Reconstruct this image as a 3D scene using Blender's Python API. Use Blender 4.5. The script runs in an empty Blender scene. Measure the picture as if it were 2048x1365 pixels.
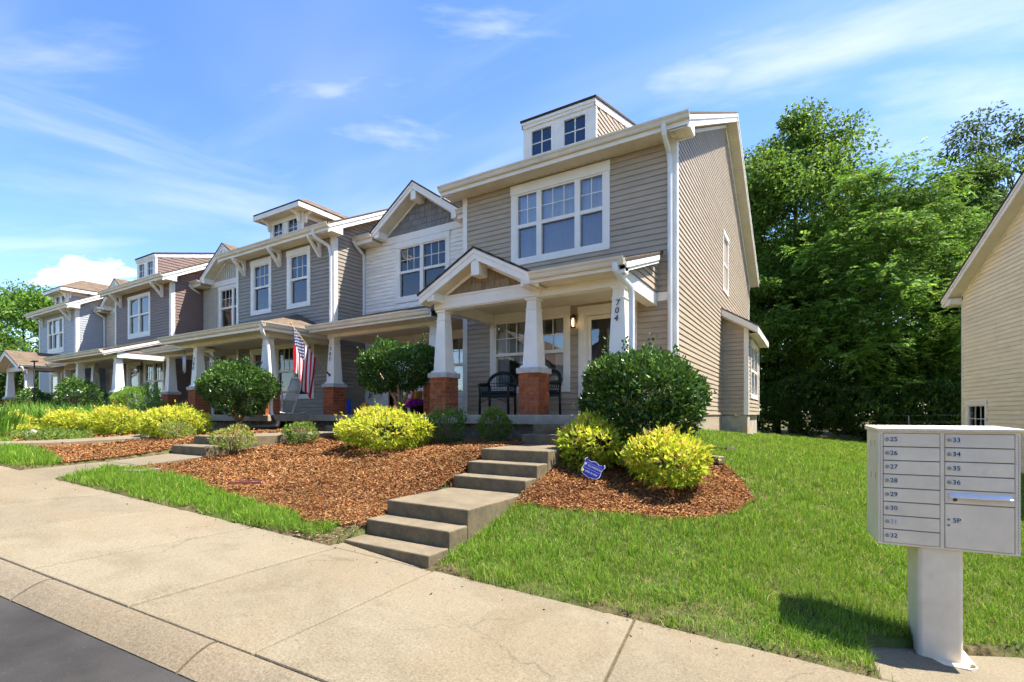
import bpy, bmesh, math, random
import numpy as np
from mathutils import Vector, Matrix
R = math.radians
random.seed(7); rng = np.random.default_rng(7)
sc = bpy.context.scene
COL = sc.collection
# ------------------------------------------------------------------ camera
cam_d = bpy.data.cameras.new('camera'); cam = bpy.data.objects.new('camera', cam_d); COL.objects.link(cam)
cam.location = (0, 0, 0); cam.rotation_euler = (R(90), 0, R(31.4))
cam_d.sensor_width = 36; cam_d.lens = 36*992/2048; cam_d.shift_y = 147.5/2048
cam_d.clip_start = .05; cam_d.clip_end = 3000
sc.camera = cam
# ------------------------------------------------------------------ sky and sun
SUN = Vector((.43, .25, 1)).normalized()            # towards the sun
ELEV = math.asin(SUN.z); AZ = math.atan2(SUN.x, SUN.y)
world = bpy.data.worlds.new('World'); sc.world = world; world.use_nodes = True
def build_world():
    nt = world.node_tree; N = nt.nodes; L = nt.links; N.clear()
    out = N.new('ShaderNodeOutputWorld'); bg = N.new('ShaderNodeBackground'); bg.inputs['Strength'].default_value = SKY_STRENGTH
    sky = N.new('ShaderNodeTexSky'); sky.sky_type = 'NISHITA'; sky.sun_disc = False
    sky.sun_elevation = ELEV; sky.sun_rotation = AZ; sky.air_density = 1.0; sky.dust_density = .35; sky.ozone_density = 1.6; sky.altitude = 200
    tc = N.new('ShaderNodeTexCoord')
    sep = N.new('ShaderNodeSeparateXYZ'); L.new(tc.outputs['Generated'], sep.inputs[0])
    def math_(op, a, b=None, c=None, clamp=False):
        m = N.new('ShaderNodeMath'); m.operation = op; m.use_clamp = clamp
        for i, x in enumerate((a, b, c)):
            if x is None: continue
            if isinstance(x, (int, float)): m.inputs[i].default_value = x
            else: L.new(x, m.inputs[i])
        return m.outputs[0]
    zc = math_('MAXIMUM', sep.outputs['Z'], .0)
    den = math_('ADD', zc, .16)
    px = math_('DIVIDE', sep.outputs['X'], den); py = math_('DIVIDE', sep.outputs['Y'], den)
    comb = N.new('ShaderNodeCombineXYZ'); L.new(px, comb.inputs[0]); L.new(py, comb.inputs[1])
    def noise(rot, scale, sx, sy, det, loc=(0, 0, 0), dist=0.):
        mp = N.new('ShaderNodeMapping'); mp.inputs['Rotation'].default_value = (0, 0, rot); mp.inputs['Scale'].default_value = (sx, sy, 1); mp.inputs['Location'].default_value = loc
        L.new(comb.outputs[0], mp.inputs[0])
        n = N.new('ShaderNodeTexNoise'); n.inputs['Scale'].default_value = scale; n.inputs['Detail'].default_value = det; n.inputs['Roughness'].default_value = .55; n.inputs['Distortion'].default_value = dist
        L.new(mp.outputs[0], n.inputs['Vector']); return n.outputs['Fac']
    def ramp(x, a, b):
        r = N.new('ShaderNodeMapRange'); r.interpolation_type = 'SMOOTHSTEP'; L.new(x, r.inputs[0])
        r.inputs[1].default_value = a; r.inputs[2].default_value = b; return r.outputs[0]
    big = ramp(noise(R(25), 1.0, .9, 1.6, 3, (3.1, 1.7, 0), .3), .50, .74)
    wisp = ramp(noise(R(25), 2.2, .45, 2.4, 6, (1.3, 4.2, 0), .6), .42, .78)
    cir = math_('MULTIPLY', big, wisp)
    haze = ramp(noise(R(-20), .7, .6, 1.4, 4, (7, 2, 0), .4), .44, .8)
    cloud = math_('ADD', math_('MULTIPLY', cir, .30), math_('MULTIPLY', haze, .30), clamp=True)
    # a low cumulus bank and a few wisps drifting in given directions
    def blob(u, v, ru, rv, tilt, det, a, b, scale, amp):
        xc = (u-1024)/992; zz = (830-v)/992; th = R(31.4)
        d = Vector((math.cos(th)*xc-math.sin(th), math.sin(th)*xc+math.cos(th), zz)); k = 1/(d.length); d.normalize()
        right = Vector((math.cos(th), math.sin(th), 0)); right = (right-d*right.dot(d)).normalized(); up = right.cross(d)
        if up.z < 0: up = -up
        ct, st = math.cos(tilt), math.sin(tilt); e1 = right*ct+up*st; e2 = up*ct-right*st
        s1 = ru/992*k; s2 = rv/992*k
        def dot(e):
            vm = N.new('ShaderNodeVectorMath'); vm.operation = 'DOT_PRODUCT'; L.new(tc.outputs['Generated'], vm.inputs[0]); vm.inputs[1].default_value = e; return vm.outputs['Value']
        x = math_('DIVIDE', dot(e1), s1); y = math_('DIVIDE', dot(e2), s2); f = ramp(dot(d), .3, .6)
        r2 = math_('ADD', math_('MULTIPLY', x, x), math_('MULTIPLY', y, y))
        cb = N.new('ShaderNodeCombineXYZ'); L.new(x, cb.inputs[0]); L.new(y, cb.inputs[1])
        cb.inputs[2].default_value = u*.013
        n = N.new('ShaderNodeTexNoise'); n.inputs['Scale'].default_value = scale; n.inputs['Detail'].default_value = det; n.inputs['Roughness'].default_value = .55
        L.new(cb.outputs[0], n.inputs['Vector'])
        g = math_('SUBTRACT', 1.0, math_('SQRT', r2)); g = math_('ADD', g, math_('MULTIPLY', math_('SUBTRACT', n.outputs['Fac'], .5), 1.7 if amp > .8 else 2.2))
        return math_('MULTIPLY', math_('MULTIPLY', ramp(g, a, b), f), amp)
    total = cloud
    for args in ((188, 550, 88, 38, 0, 7, .12, .46, 1.7, .95),
                 (120, 556, 60, 26, 0, 7, .15, .5, 1.7, .85),
                 (670, 185, 180, 50, R(3), 7, .0, 1.9, 1.5, .50),
                 (970, 50, 170, 40, R(-3), 7, .0, 1.9, 1.5, .46),
                 (1430, 150, 260, 80, R(6), 7, .0, 1.8, 1.5, .50),
                 (1750, 70, 520, 110, R(15), 7, -.1, 1.9, 1.6, .52),
                 (1960, 200, 360, 110, R(12), 7, -.1, 1.8, 1.6, .55),
                 (780, 265, 150, 40, R(-8), 7, .0, 1.7, 1.5, .40),
                 (200, 270, 520, 60, R(-20), 7, -.1, 1.9, 2.0, .30),
                 (90, 110, 240, 60, R(0), 7, -.1, 1.8, 1.5, .34),
                 (60, 490, 260, 40, R(3), 7, -.1, 1.8, 1.5, .42),
                 (380, 400, 460, 90, R(-10), 7, -.1, 1.9, 1.8, .36)):
        b = blob(*args); total = math_('MAXIMUM', total, b)
    mix = N.new('ShaderNodeMix'); mix.data_type = 'RGBA'
    L.new(total, mix.inputs['Factor'])
    # the sky as seen: a little more saturated, as the camera processed it
    hsv = N.new('ShaderNodeHueSaturation'); hsv.inputs['Hue'].default_value = .510; hsv.inputs['Saturation'].default_value = 1.22; hsv.inputs['Value'].default_value = 1.0
    L.new(sky.outputs[0], hsv.inputs['Color'])
    L.new(hsv.outputs[0], mix.inputs['A']); mix.inputs['B'].default_value = (CLOUD, CLOUD, CLOUD*1.02, 1)
    L.new(mix.outputs['Result'], bg.inputs[0]); L.new(bg.outputs[0], out.inputs[0])
SKY_STRENGTH = .118; CLOUD = 4.3
build_world()
sun_d = bpy.data.lights.new('sun', 'SUN'); sun = bpy.data.objects.new('sun', sun_d); COL.objects.link(sun)
sun_d.energy = 4.7; sun_d.angle = R(.55); sun_d.color = (1, .95, .87)
sun.location = (10, 5, 30); sun.rotation_euler = (-SUN).to_track_quat('-Z', 'Y').to_euler()
sc.view_settings.view_transform = 'Standard'; sc.view_settings.look = 'None'; sc.view_settings.gamma = 1; sc.view_settings.exposure = 1.52
sc.cycles.max_bounces = 6; sc.cycles.diffuse_bounces = 4; sc.cycles.glossy_bounces = 3; sc.cycles.transparent_max_bounces = 8; sc.cycles.caustics_reflective = False; sc.cycles.caustics_refractive = False
sc.cycles.use_denoising = True; sc.cycles.use_light_tree = False
# ------------------------------------------------------------------ materials
MATS = {}
def lerp(a, b, t): return tuple(x+(y-x)*t for x, y in zip(a, b))
def mat(name, col, rough=.6, var=.12, scale=6., bump=0., bscale=60., spec=.3, rnd=0., stretch=(1, 1, 1), metallic=0., col2=None, stain=None):
    """Principled material: colour broken up by noise in world space, a per-object random shift and fine relief."""
    if name in MATS: return MATS[name]
    m = bpy.data.materials.new(name); m.use_nodes = True; MATS[name] = m
    nt = m.node_tree; N = nt.nodes; L = nt.links; b = N['Principled BSDF']
    b.inputs['Roughness'].default_value = rough; b.inputs['Specular IOR Level'].default_value = spec; b.inputs['Metallic'].default_value = metallic
    geo = N.new('ShaderNodeNewGeometry'); mp = N.new('ShaderNodeMapping'); mp.inputs['Scale'].default_value = stretch
    L.new(geo.outputs['Position'], mp.inputs[0])
    n = N.new('ShaderNodeTexNoise'); n.inputs['Scale'].default_value = scale; n.inputs['Detail'].default_value = 6; n.inputs['Roughness'].default_value = .6
    L.new(mp.outputs[0], n.inputs['Vector'])
    c2 = col2 or tuple(x*(1-2*var) for x in col)
    c1 = tuple(min(1, x*(1+var)) for x in col)
    mx = N.new('ShaderNodeMix'); mx.data_type = 'RGBA'; mx.inputs['A'].default_value = (*c2, 1); mx.inputs['B'].default_value = (*c1, 1)
    mr = N.new('ShaderNodeMapRange'); mr.inputs[1].default_value = .3; mr.inputs[2].default_value = .7; L.new(n.outputs['Fac'], mr.inputs[0]); L.new(mr.outputs[0], mx.inputs['Factor'])
    cur = mx.outputs['Result']
    if stain:                                          # (colour, scale, lo, hi)
        n2 = N.new('ShaderNodeTexNoise'); n2.inputs['Scale'].default_value = stain[1]; n2.inputs['Detail'].default_value = 8; n2.inputs['Roughness'].default_value = .65
        L.new(geo.outputs['Position'], n2.inputs['Vector'])
        r2 = N.new('ShaderNodeMapRange'); r2.inputs[1].default_value = stain[2]; r2.inputs[2].default_value = stain[3]; L.new(n2.outputs['Fac'], r2.inputs[0])
        m2 = N.new('ShaderNodeMix'); m2.data_type = 'RGBA'; L.new(r2.outputs[0], m2.inputs['Factor']); L.new(cur, m2.inputs['A']); m2.inputs['B'].default_value = (*stain[0], 1); cur = m2.outputs['Result']
    if rnd:
        oi = N.new('ShaderNodeObjectInfo'); r3 = N.new('ShaderNodeMapRange'); r3.inputs[3].default_value = 1-rnd; r3.inputs[4].default_value = 1+rnd; L.new(oi.outputs['Random'], r3.inputs[0])
        hs = N.new('ShaderNodeHueSaturation'); L.new(r3.outputs[0], hs.inputs['Value']); L.new(cur, hs.inputs['Color']); cur = hs.outputs[0]
    L.new(cur, b.inputs['Base Color'])
    if bump:
        nb = N.new('ShaderNodeTexNoise'); nb.inputs['Scale'].default_value = bscale; nb.inputs['Detail'].default_value = 5; L.new(mp.outputs[0], nb.inputs['Vector'])
        bp = N.new('ShaderNodeBump'); bp.inputs['Strength'].default_value = min(1, bump); bp.inputs['Distance'].default_value = .01; L.new(nb.outputs['Fac'], bp.inputs['Height']); L.new(bp.outputs[0], b.inputs['Normal'])
    return m
def siding_mat(name, col): return mat(name, col, .5, .06, 2.2, .25, 3.5, .3, .045, (1, 1, 5), stain=(tuple(x*.82 for x in col), .9, .55, .8))
M_TAUPE = siding_mat('vinyl taupe', (.435, .348, .250))
M_GREY = siding_mat('vinyl grey', (.305, .262, .212))
M_WHITE_S = siding_mat('vinyl white', (.88, .825, .735))
M_BEIGE = siding_mat('vinyl beige', (.52, .47, .38))
M_BROWN = siding_mat('vinyl brown', (.225, .155, .128))
M_CREAM = siding_mat('vinyl cream', (.60, .54, .43))
M_BLUEGREY = siding_mat('vinyl pale grey', (.42, .43, .45))
M_NEIGH = siding_mat('vinyl pale yellow', (.86, .75, .54))
M_TRIM = mat('white trim', (.85, .795, .70), .45, .04, 3, .05, 30, .35, .02, stain=((.66, .63, .58), 1.3, .58, .85))
M_SOFF = mat('soffit vinyl', (.76, .68, .52), .5, .05, 3, .1, 40, .3)
M_GUT = mat('gutter enamel', (.70, .62, .49), .4, .06, 2.5, .04, 20, .4, stain=((.50, .44, .36), 1.8, .55, .85))
M_SPOUT = mat('downspout enamel', (.76, .75, .72), .4, .05, 3, .03, 20, .4)
M_CAP = mat('cast stone', (.50, .48, .43), .85, .12, 9, .5, 60, .2, stain=((.30, .28, .24), 3, .55, .8))
M_BRICK = mat('red brick', (.37, .112, .042), .85, .22, 14, .6, 90, .2, .22, col2=(.23, .062, .028))
M_MORT = mat('mortar', (.30, .245, .185), .95, .1, 20, .5, 80, .1)
M_CONC = mat('step concrete', (.195, .155, .098), .9, .1, 5, .5, 150, .2, .02, stain=((.125, .10, .066), 2.3, .5, .8))
M_CONCD = mat('riser concrete', (.205, .175, .125), .95, .28, 9, .7, 120, .2, stain=((.11, .095, .06), 5, .48, .72))
M_PORCH = mat('porch concrete', (.42, .355, .26), .9, .1, 5, .4, 120, .2, stain=((.25, .22, .17), 2.3, .5, .8))
M_FOUND = mat('foundation block', (.42, .38, .31), .95, .18, 4, .5, 60, .2, stain=((.50, .33, .13), 1.9, .50, .66))
M_SHING = None
M_DARK = mat('interior dark', (.05, .048, .045), .9, .05)
M_ROOM = mat('interior wall', (.30, .28, .25), .9, .05)
M_CURT = mat('curtain cloth', (.62, .60, .57), .9, .06, 20, .2, 60, .1)
M_BLIND = mat('blind slats', (.60, .60, .58), .7, .04)
M_ASPH = mat('asphalt', (.046, .042, .038), .9, .22, 1.6, .8, 160, .25, stain=((.16, .145, .13), 60, .66, .72))
M_BLACK = mat('black wicker', (.012, .012, .013), .5, .1, 20, .4, 200, .4)
M_BLKPL = mat('black plastic', (.009, .009, .010), .55, .1, 8, 0, 1, .2)
M_IRON = mat('dark bronze', (.035, .026, .02), .4, .1, 8, 0, 1, .5)
M_BOX = mat('mailbox enamel', (.72, .615, .455), .45, .06, 5, .06, 40, .35, .012, stain=((.58, .49, .36), 7, .60, .80))
M_BOXD = mat('mailbox gap', (.22, .20, .17), .7, .05)
M_STEEL = mat('worn brass lock', (.42, .36, .27), .35, .15, 40, 0, 1, .5, metallic=.6)
M_ALU = mat('aluminium tray', (.62, .64, .66), .3, .05, 10, 0, 1, .5, metallic=.7)
M_TXT = mat('black numerals', (.010, .009, .008), .8, .0, spec=.05)
M_BARK = mat('bark', (.17, .125, .085), .95, .25, 9, .9, 40, .1, stretch=(1, 1, .3))
M_BARKL = mat('pale bark', (.40, .31, .20), .95, .22, 12, .7, 40, .1, stretch=(1, 1, .4))
M_BARKD = mat('dark bark', (.055, .043, .033), .95, .25, 9, .9, 40, .1, stretch=(1, 1, .3))
M_STONE = mat('pale stone', (.33, .29, .25), .9, .25, 12, .8, 30, .2)
M_SOIL = mat('bare soil', (.25, .17, .095), 1, .3, 14, .9, 90, .05)
M_DOORR = mat('dark red door', (.10, .018, .018), .45, .05)
def shingle_mat(name, c1, c2, ang=0.):
    m = bpy.data.materials.new(name); m.use_nodes = True
    nt = m.node_tree; N = nt.nodes; L = nt.links; b = N['Principled BSDF']; b.inputs['Roughness'].default_value = .95; b.inputs['Specular IOR Level'].default_value = .15
    tc = N.new('ShaderNodeUVMap'); br = N.new('ShaderNodeTexBrick'); L.new(tc.outputs[0], br.inputs['Vector'])
    br.inputs['Scale'].default_value = 1; br.inputs['Brick Width'].default_value = .22; br.inputs['Row Height'].default_value = .13; br.inputs['Mortar Size'].default_value = .004; br.inputs['Bias'].default_value = 0
    br.inputs['Color1'].default_value = (*c1, 1); br.inputs['Color2'].default_value = (*c2, 1); br.inputs['Mortar'].default_value = (*[x*.45 for x in c2], 1)
    n = N.new('ShaderNodeTexNoise'); n.inputs['Scale'].default_value = 60; n.inputs['Detail'].default_value = 4; g = N.new('ShaderNodeNewGeometry'); L.new(g.outputs['Position'], n.inputs['Vector'])
    mx = N.new('ShaderNodeMix'); mx.data_type = 'RGBA'; mx.blend_type = 'MULTIPLY'; mx.inputs['Factor'].default_value = .6
    rp = N.new('ShaderNodeMapRange'); rp.inputs[3].default_value = .5; rp.inputs[4].default_value = 1.4; L.new(n.outputs['Fac'], rp.inputs[0])
    L.new(br.outputs['Color'], mx.inputs['A']); L.new(rp.outputs[0], mx.inputs['B']); L.new(mx.outputs['Result'], b.inputs['Base Color'])
    bp = N.new('ShaderNodeBump'); bp.inputs['Strength'].default_value = .6; bp.inputs['Distance'].default_value = .01; L.new(br.outputs['Fac'], bp.inputs['Height']); bp.invert = True; L.new(bp.outputs[0], b.inputs['Normal'])
    return m
M_SHING = shingle_mat('weathered shingles', (.185, .135, .092), (.125, .088, .060))
M_SHEDGE = mat('shingle edge', (.05, .042, .036), .9, .2, 12)
def glass_mat(name, tint, refl=.0):
    m = bpy.data.materials.new(name); m.use_nodes = True; nt = m.node_tree; N = nt.nodes; L = nt.links; N.clear()
    o = N.new('ShaderNodeOutputMaterial'); mix = N.new('ShaderNodeMixShader'); tr = N.new('ShaderNodeBsdfTransparent'); gl = N.new('ShaderNodeBsdfGlossy'); fr = N.new('ShaderNodeFresnel'); fr.inputs[0].default_value = 1.5
    tr.inputs[0].default_value = (*tint, 1); gl.inputs['Roughness'].default_value = .015; gl.inputs[0].default_value = (.92, .95, 1, 1)
    nz = N.new('ShaderNodeTexNoise'); nz.inputs['Scale'].default_value = 1.6; g = N.new('ShaderNodeNewGeometry'); L.new(g.outputs['Position'], nz.inputs['Vector'])
    bp = N.new('ShaderNodeBump'); bp.inputs['Strength'].default_value = .06; bp.inputs['Distance'].default_value = .03; L.new(nz.outputs['Fac'], bp.inputs['Height']); L.new(bp.outputs[0], gl.inputs['Normal'])
    a = N.new('ShaderNodeMath'); a.operation = 'MULTIPLY_ADD'; a.inputs[1].default_value = 1.25; a.inputs[2].default_value = refl; a.use_clamp = True
    L.new(fr.outputs[0], a.inputs[0]); L.new(a.outputs[0], mix.inputs[0]); L.new(tr.outputs[0], mix.inputs[1]); L.new(gl.outputs[0], mix.inputs[2]); L.new(mix.outputs[0], o.inputs[0]); return m
M_GLASS = glass_mat('window glass', (.95, .965, .97), .04)
M_SCREEN = glass_mat('screened glass', (.80, .815, .83), .04)
def leaf_mat(name, rough=.45, trans=.3, spec=.35):
    m = bpy.data.materials.new(name); m.use_nodes = True; nt = m.node_tree; N = nt.nodes; L = nt.links
    b = N['Principled BSDF']; b.inputs['Roughness'].default_value = rough; b.inputs['Specular IOR Level'].default_value = spec
    at = N.new('ShaderNodeAttribute'); at.attribute_name = 'col'; L.new(at.outputs['Color'], b.inputs['Base Color'])
    t = N.new('ShaderNodeBsdfTranslucent'); hs = N.new('ShaderNodeHueSaturation'); hs.inputs['Value'].default_value = 1.5; hs.inputs['Hue'].default_value = .485; L.new(at.outputs['Color'], hs.inputs['Color']); L.new(hs.outputs[0], t.inputs[0])
    mx = N.new('ShaderNodeMixShader'); mx.inputs[0].default_value = trans; L.new(b.outputs[0], mx.inputs[1]); L.new(t.outputs[0], mx.inputs[2]); L.new(mx.outputs[0], N['Material Output'].inputs[0]); return m
M_LEAF = leaf_mat('leaf', .55, .40, .22); M_GLOSSY = leaf_mat('glossy leaf', .36, .14, .4); M_GRASS = leaf_mat('grass blade', .6, .3, .2); M_CHIP = leaf_mat('bark chip', .9, .0, .1)
def plain(name, col, rough=.5, emit=0.):
    m = mat(name, col, rough, .03)
    if emit:
        b = m.node_tree.nodes['Principled BSDF']; b.inputs['Emission Color'].default_value = (*col, 1); b.inputs['Emission Strength'].default_value = emit
    return m
# ------------------------------------------------------------------ mesh helpers
ORG = {}
def tag(o, label=None, cat=None, group=None, kind=None):
    if label: o['label'] = label
    if cat: o['category'] = cat
    if group: o['group'] = group
    if kind: o['kind'] = kind
    return o
def thing(name, loc, label, cat, group=None):
    o = bpy.data.objects.new(name, None); COL.objects.link(o); o.location = loc; o.empty_display_size = .2
    ORG[o.name] = Vector(loc); return tag(o, label, cat, group)
def link(name, me, parent=None, loc=(0, 0, 0), rot=(0, 0, 0), scale=(1, 1, 1)):
    """Link a mesh whose placement is given in world space under an unrotated parent."""
    o = bpy.data.objects.new(name, me); COL.objects.link(o)
    base = ORG[parent.name] if parent else Vector((0, 0, 0))
    o.location = Vector(loc)-base; o.rotation_euler = rot; o.scale = scale
    if parent: o.parent = parent
    ORG[o.name] = Vector(loc); return o
class Frame:
    def __init__(s, ox, oy, ang): s.o = (ox, oy); s.a = ang; s.c = math.cos(ang); s.s = math.sin(ang)
    def w(s, p): return (s.o[0]+p[0]*s.c+p[1]*s.s, s.o[1]+p[0]*s.s-p[1]*s.c, p[2])
class MB:
    def __init__(s, fr=None): s.v = []; s.f = []; s.fr = fr; s.mi = []
    def add(s, vs, fs, mi=0):
        k = len(s.v); s.v += [s.fr.w(p) if s.fr else tuple(p) for p in vs]; s.f += [tuple(i+k for i in f) for f in fs]; s.mi += [mi]*len(fs); return s
    def hexa(s, p, mi=0): return s.add(p, [(0, 3, 2, 1), (4, 5, 6, 7), (0, 1, 5, 4), (1, 2, 6, 5), (2, 3, 7, 6), (3, 0, 4, 7)], mi)
    def box(s, a0, a1, b0, b1, c0, c1, mi=0):
        return s.hexa([(a0, b0, c0), (a1, b0, c0), (a1, b1, c0), (a0, b1, c0), (a0, b0, c1), (a1, b0, c1), (a1, b1, c1), (a0, b1, c1)], mi)
    def prism(s, A, B, mi=0):
        n = len(A); return s.add(list(A)+list(B), [tuple(range(n))[::-1], tuple(range(n, 2*n))]+[(i, (i+1) % n, n+(i+1) % n, n+i) for i in range(n)], mi)
    def ext(s, prof, a0, a1, mi=0):                    # profile in (b, c) swept along a
        return s.prism([(a0, b, c) for b, c in prof], [(a1, b, c) for b, c in prof], mi)
    def tube(s, path, r, n=8, mi=0, cap=True):
        P = [Vector(p) for p in path]; m = len(P); rr = r if isinstance(r, (list, tuple)) else [r]*m
        vs = []; pu = None
        for i, p in enumerate(P):
            d = (P[min(i+1, m-1)]-P[max(i-1, 0)]).normalized()
            if pu is None: u = d.orthogonal().normalized()
            else: u = (pu-d*pu.dot(d)); u = u.normalized() if u.length > 1e-6 else d.orthogonal().normalized()
            w = d.cross(u); pu = u
            vs += [p+(u*math.cos(2*math.pi*k/n)+w*math.sin(2*math.pi*k/n))*rr[i] for k in range(n)]
        fs = [(i*n+k, i*n+(k+1) % n, (i+1)*n+(k+1) % n, (i+1)*n+k) for i in range(m-1) for k in range(n)]
        if cap: fs += [tuple(range(n))[::-1], tuple(range((m-1)*n, m*n))]
        return s.add(vs, fs, mi)
    def lathe(s, prof, cx, cy, n=16, mi=0):
        vs = [(cx+r*math.cos(2*math.pi*k/n), cy+r*math.sin(2*math.pi*k/n), z) for r, z in prof for k in range(n)]; m = len(prof)
        fs = [(i*n+k, i*n+(k+1) % n, (i+1)*n+(k+1) % n, (i+1)*n+k) for i in range(m-1) for k in range(n)]+[tuple(range(n))[::-1], tuple(range((m-1)*n, m*n))]
        return s.add(vs, fs, mi)
    def mesh(s, name, mats, org, smooth=False):
        me = bpy.data.meshes.new(name); me.from_pydata([(x-org[0], y-org[1], z-org[2]) for x, y, z in s.v], [], s.f)
        bm = bmesh.new(); bm.from_mesh(me); bmesh.ops.recalc_face_normals(bm, faces=bm.faces); bm.to_mesh(me); bm.free()
        for m in (mats if isinstance(mats, (list, tuple)) else [mats]): me.materials.append(m)
        if any(s.mi): me.polygons.foreach_set('material_index', s.mi)
        if smooth: me.polygons.foreach_set('use_smooth', [True]*len(me.polygons))
        return me
    def build(s, name, mats, parent=None, smooth=False, bevel=0., seg=1):
        org = ORG[parent.name] if parent else Vector((0, 0, 0))
        o = bpy.data.objects.new(name, s.mesh(name, mats, org, smooth)); COL.objects.link(o)
        if parent: o.parent = parent
        ORG[o.name] = org.copy()
        if bevel:
            b = o.modifiers.new('bevel', 'BEVEL'); b.width = bevel; b.segments = seg; b.limit_method = 'ANGLE'
        return o
def text_mesh(txt, size, extrude, shear=0.):
    cu = bpy.data.curves.new('numeral', 'FONT'); cu.body = txt; cu.size = size; cu.extrude = extrude; cu.shear = shear; cu.align_x = 'CENTER'; cu.align_y = 'CENTER'; cu.resolution_u = 3
    o = bpy.data.objects.new('tmp', cu); COL.objects.link(o); bpy.context.view_layer.update()
    me = bpy.data.meshes.new_from_object(o.evaluated_get(bpy.context.evaluated_depsgraph_get())); bpy.data.objects.remove(o); bpy.data.curves.remove(cu); return me
def facetext(name, txt, size, pos, ang, parent, m, shear=0., ext=.003):
    me = text_mesh(txt, size, ext, shear); me.materials.clear(); me.materials.append(m)
    return link(name, me, parent, pos, (R(90), 0, ang))
# ------------------------------------------------------------------ house components
EXPO = .11
def plank_mesh(name, m, h=EXPO):
    me = bpy.data.meshes.new(name)
    v = [(x, y, z) for x in (0, 1) for y, z in ((-.0005, .001), (-.021, 0), (-.022, .010), (-.011, h-.017), (-.0005, h-.016), (.0, h+.004))]
    f = [(i, i+6, i+7, i+1) for i in range(5)]+[(5, 4, 3, 2, 1, 0), (6, 7, 8, 9, 10, 11)]
    me.from_pydata(v, [], f); bm = bmesh.new(); bm.from_mesh(me); bmesh.ops.recalc_face_normals(bm, faces=bm.faces); bm.to_mesh(me); bm.free(); me.materials.append(m); return me
PLANKS = {}
def siding(wall, fr, s0, s1, z0, z1, opens, m, single=True, clip=None, h=EXPO):
    """Courses of vinyl siding: each an object of its own (single) or one joined part."""
    if m.name not in PLANKS: PLANKS[m.name] = plank_mesh('siding_plank', m, h)
    me = PLANKS[m.name]; mb = None if single else MB(fr)
    n = max(1, int((z1-z0)/h+.5)); z = z0
    for i in range(n):
        zz = z0+i*h
        if zz+h*.3 > z1: break
        a, b = (s0, s1) if not clip else clip(zz+h*.5)
        if b-a < .05: continue
        iv = [(a, b)]
        for (oa, ob, oz0, oz1) in opens:
            if zz+h*.5 < oz0 or zz+h*.5 > oz1: continue
            nv = []
            for p, q in iv:
                if ob <= p or oa >= q: nv.append((p, q)); continue
                if oa > p: nv.append((p, oa))
                if ob < q: nv.append((ob, q))
            iv = nv
        for p, q in iv:
            if q-p < .02: continue
            if single: link('siding_plank', me, wall, fr.w((p, 0, zz)), (0, 0, fr.a), (q-p, 1, 1))
            else: mb.ext([(.0005, zz+.001), (.021, zz), (.022, zz+.010), (.011, zz+h-.017), (.0005, zz+h-.016), (0, zz+h+.004)], p, q)
    if mb and mb.v: mb.build('siding_course', m, wall)['kind'] = 'stuff'
def wall_core(parent, fr, s0, s1, z0, z1, opens, m, th=.12, name='wall'):
    xs = sorted({s0, s1, *[min(max(o[i], s0), s1) for o in opens for i in (0, 1)]}); zs = sorted({z0, z1, *[min(max(o[i], z0), z1) for o in opens for i in (2, 3)]})
    mb = MB(fr)
    for i in range(len(xs)-1):
        for j in range(len(zs)-1):
            cx = (xs[i]+xs[i+1])/2; cz = (zs[j]+zs[j+1])/2
            if any(o[0] < cx < o[1] and o[2] < cz < o[3] for o in opens): continue
            mb.box(xs[i], xs[i+1], -th-.004, -.004, zs[j], zs[j+1])
    return mb.build(name, m, parent)
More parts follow.
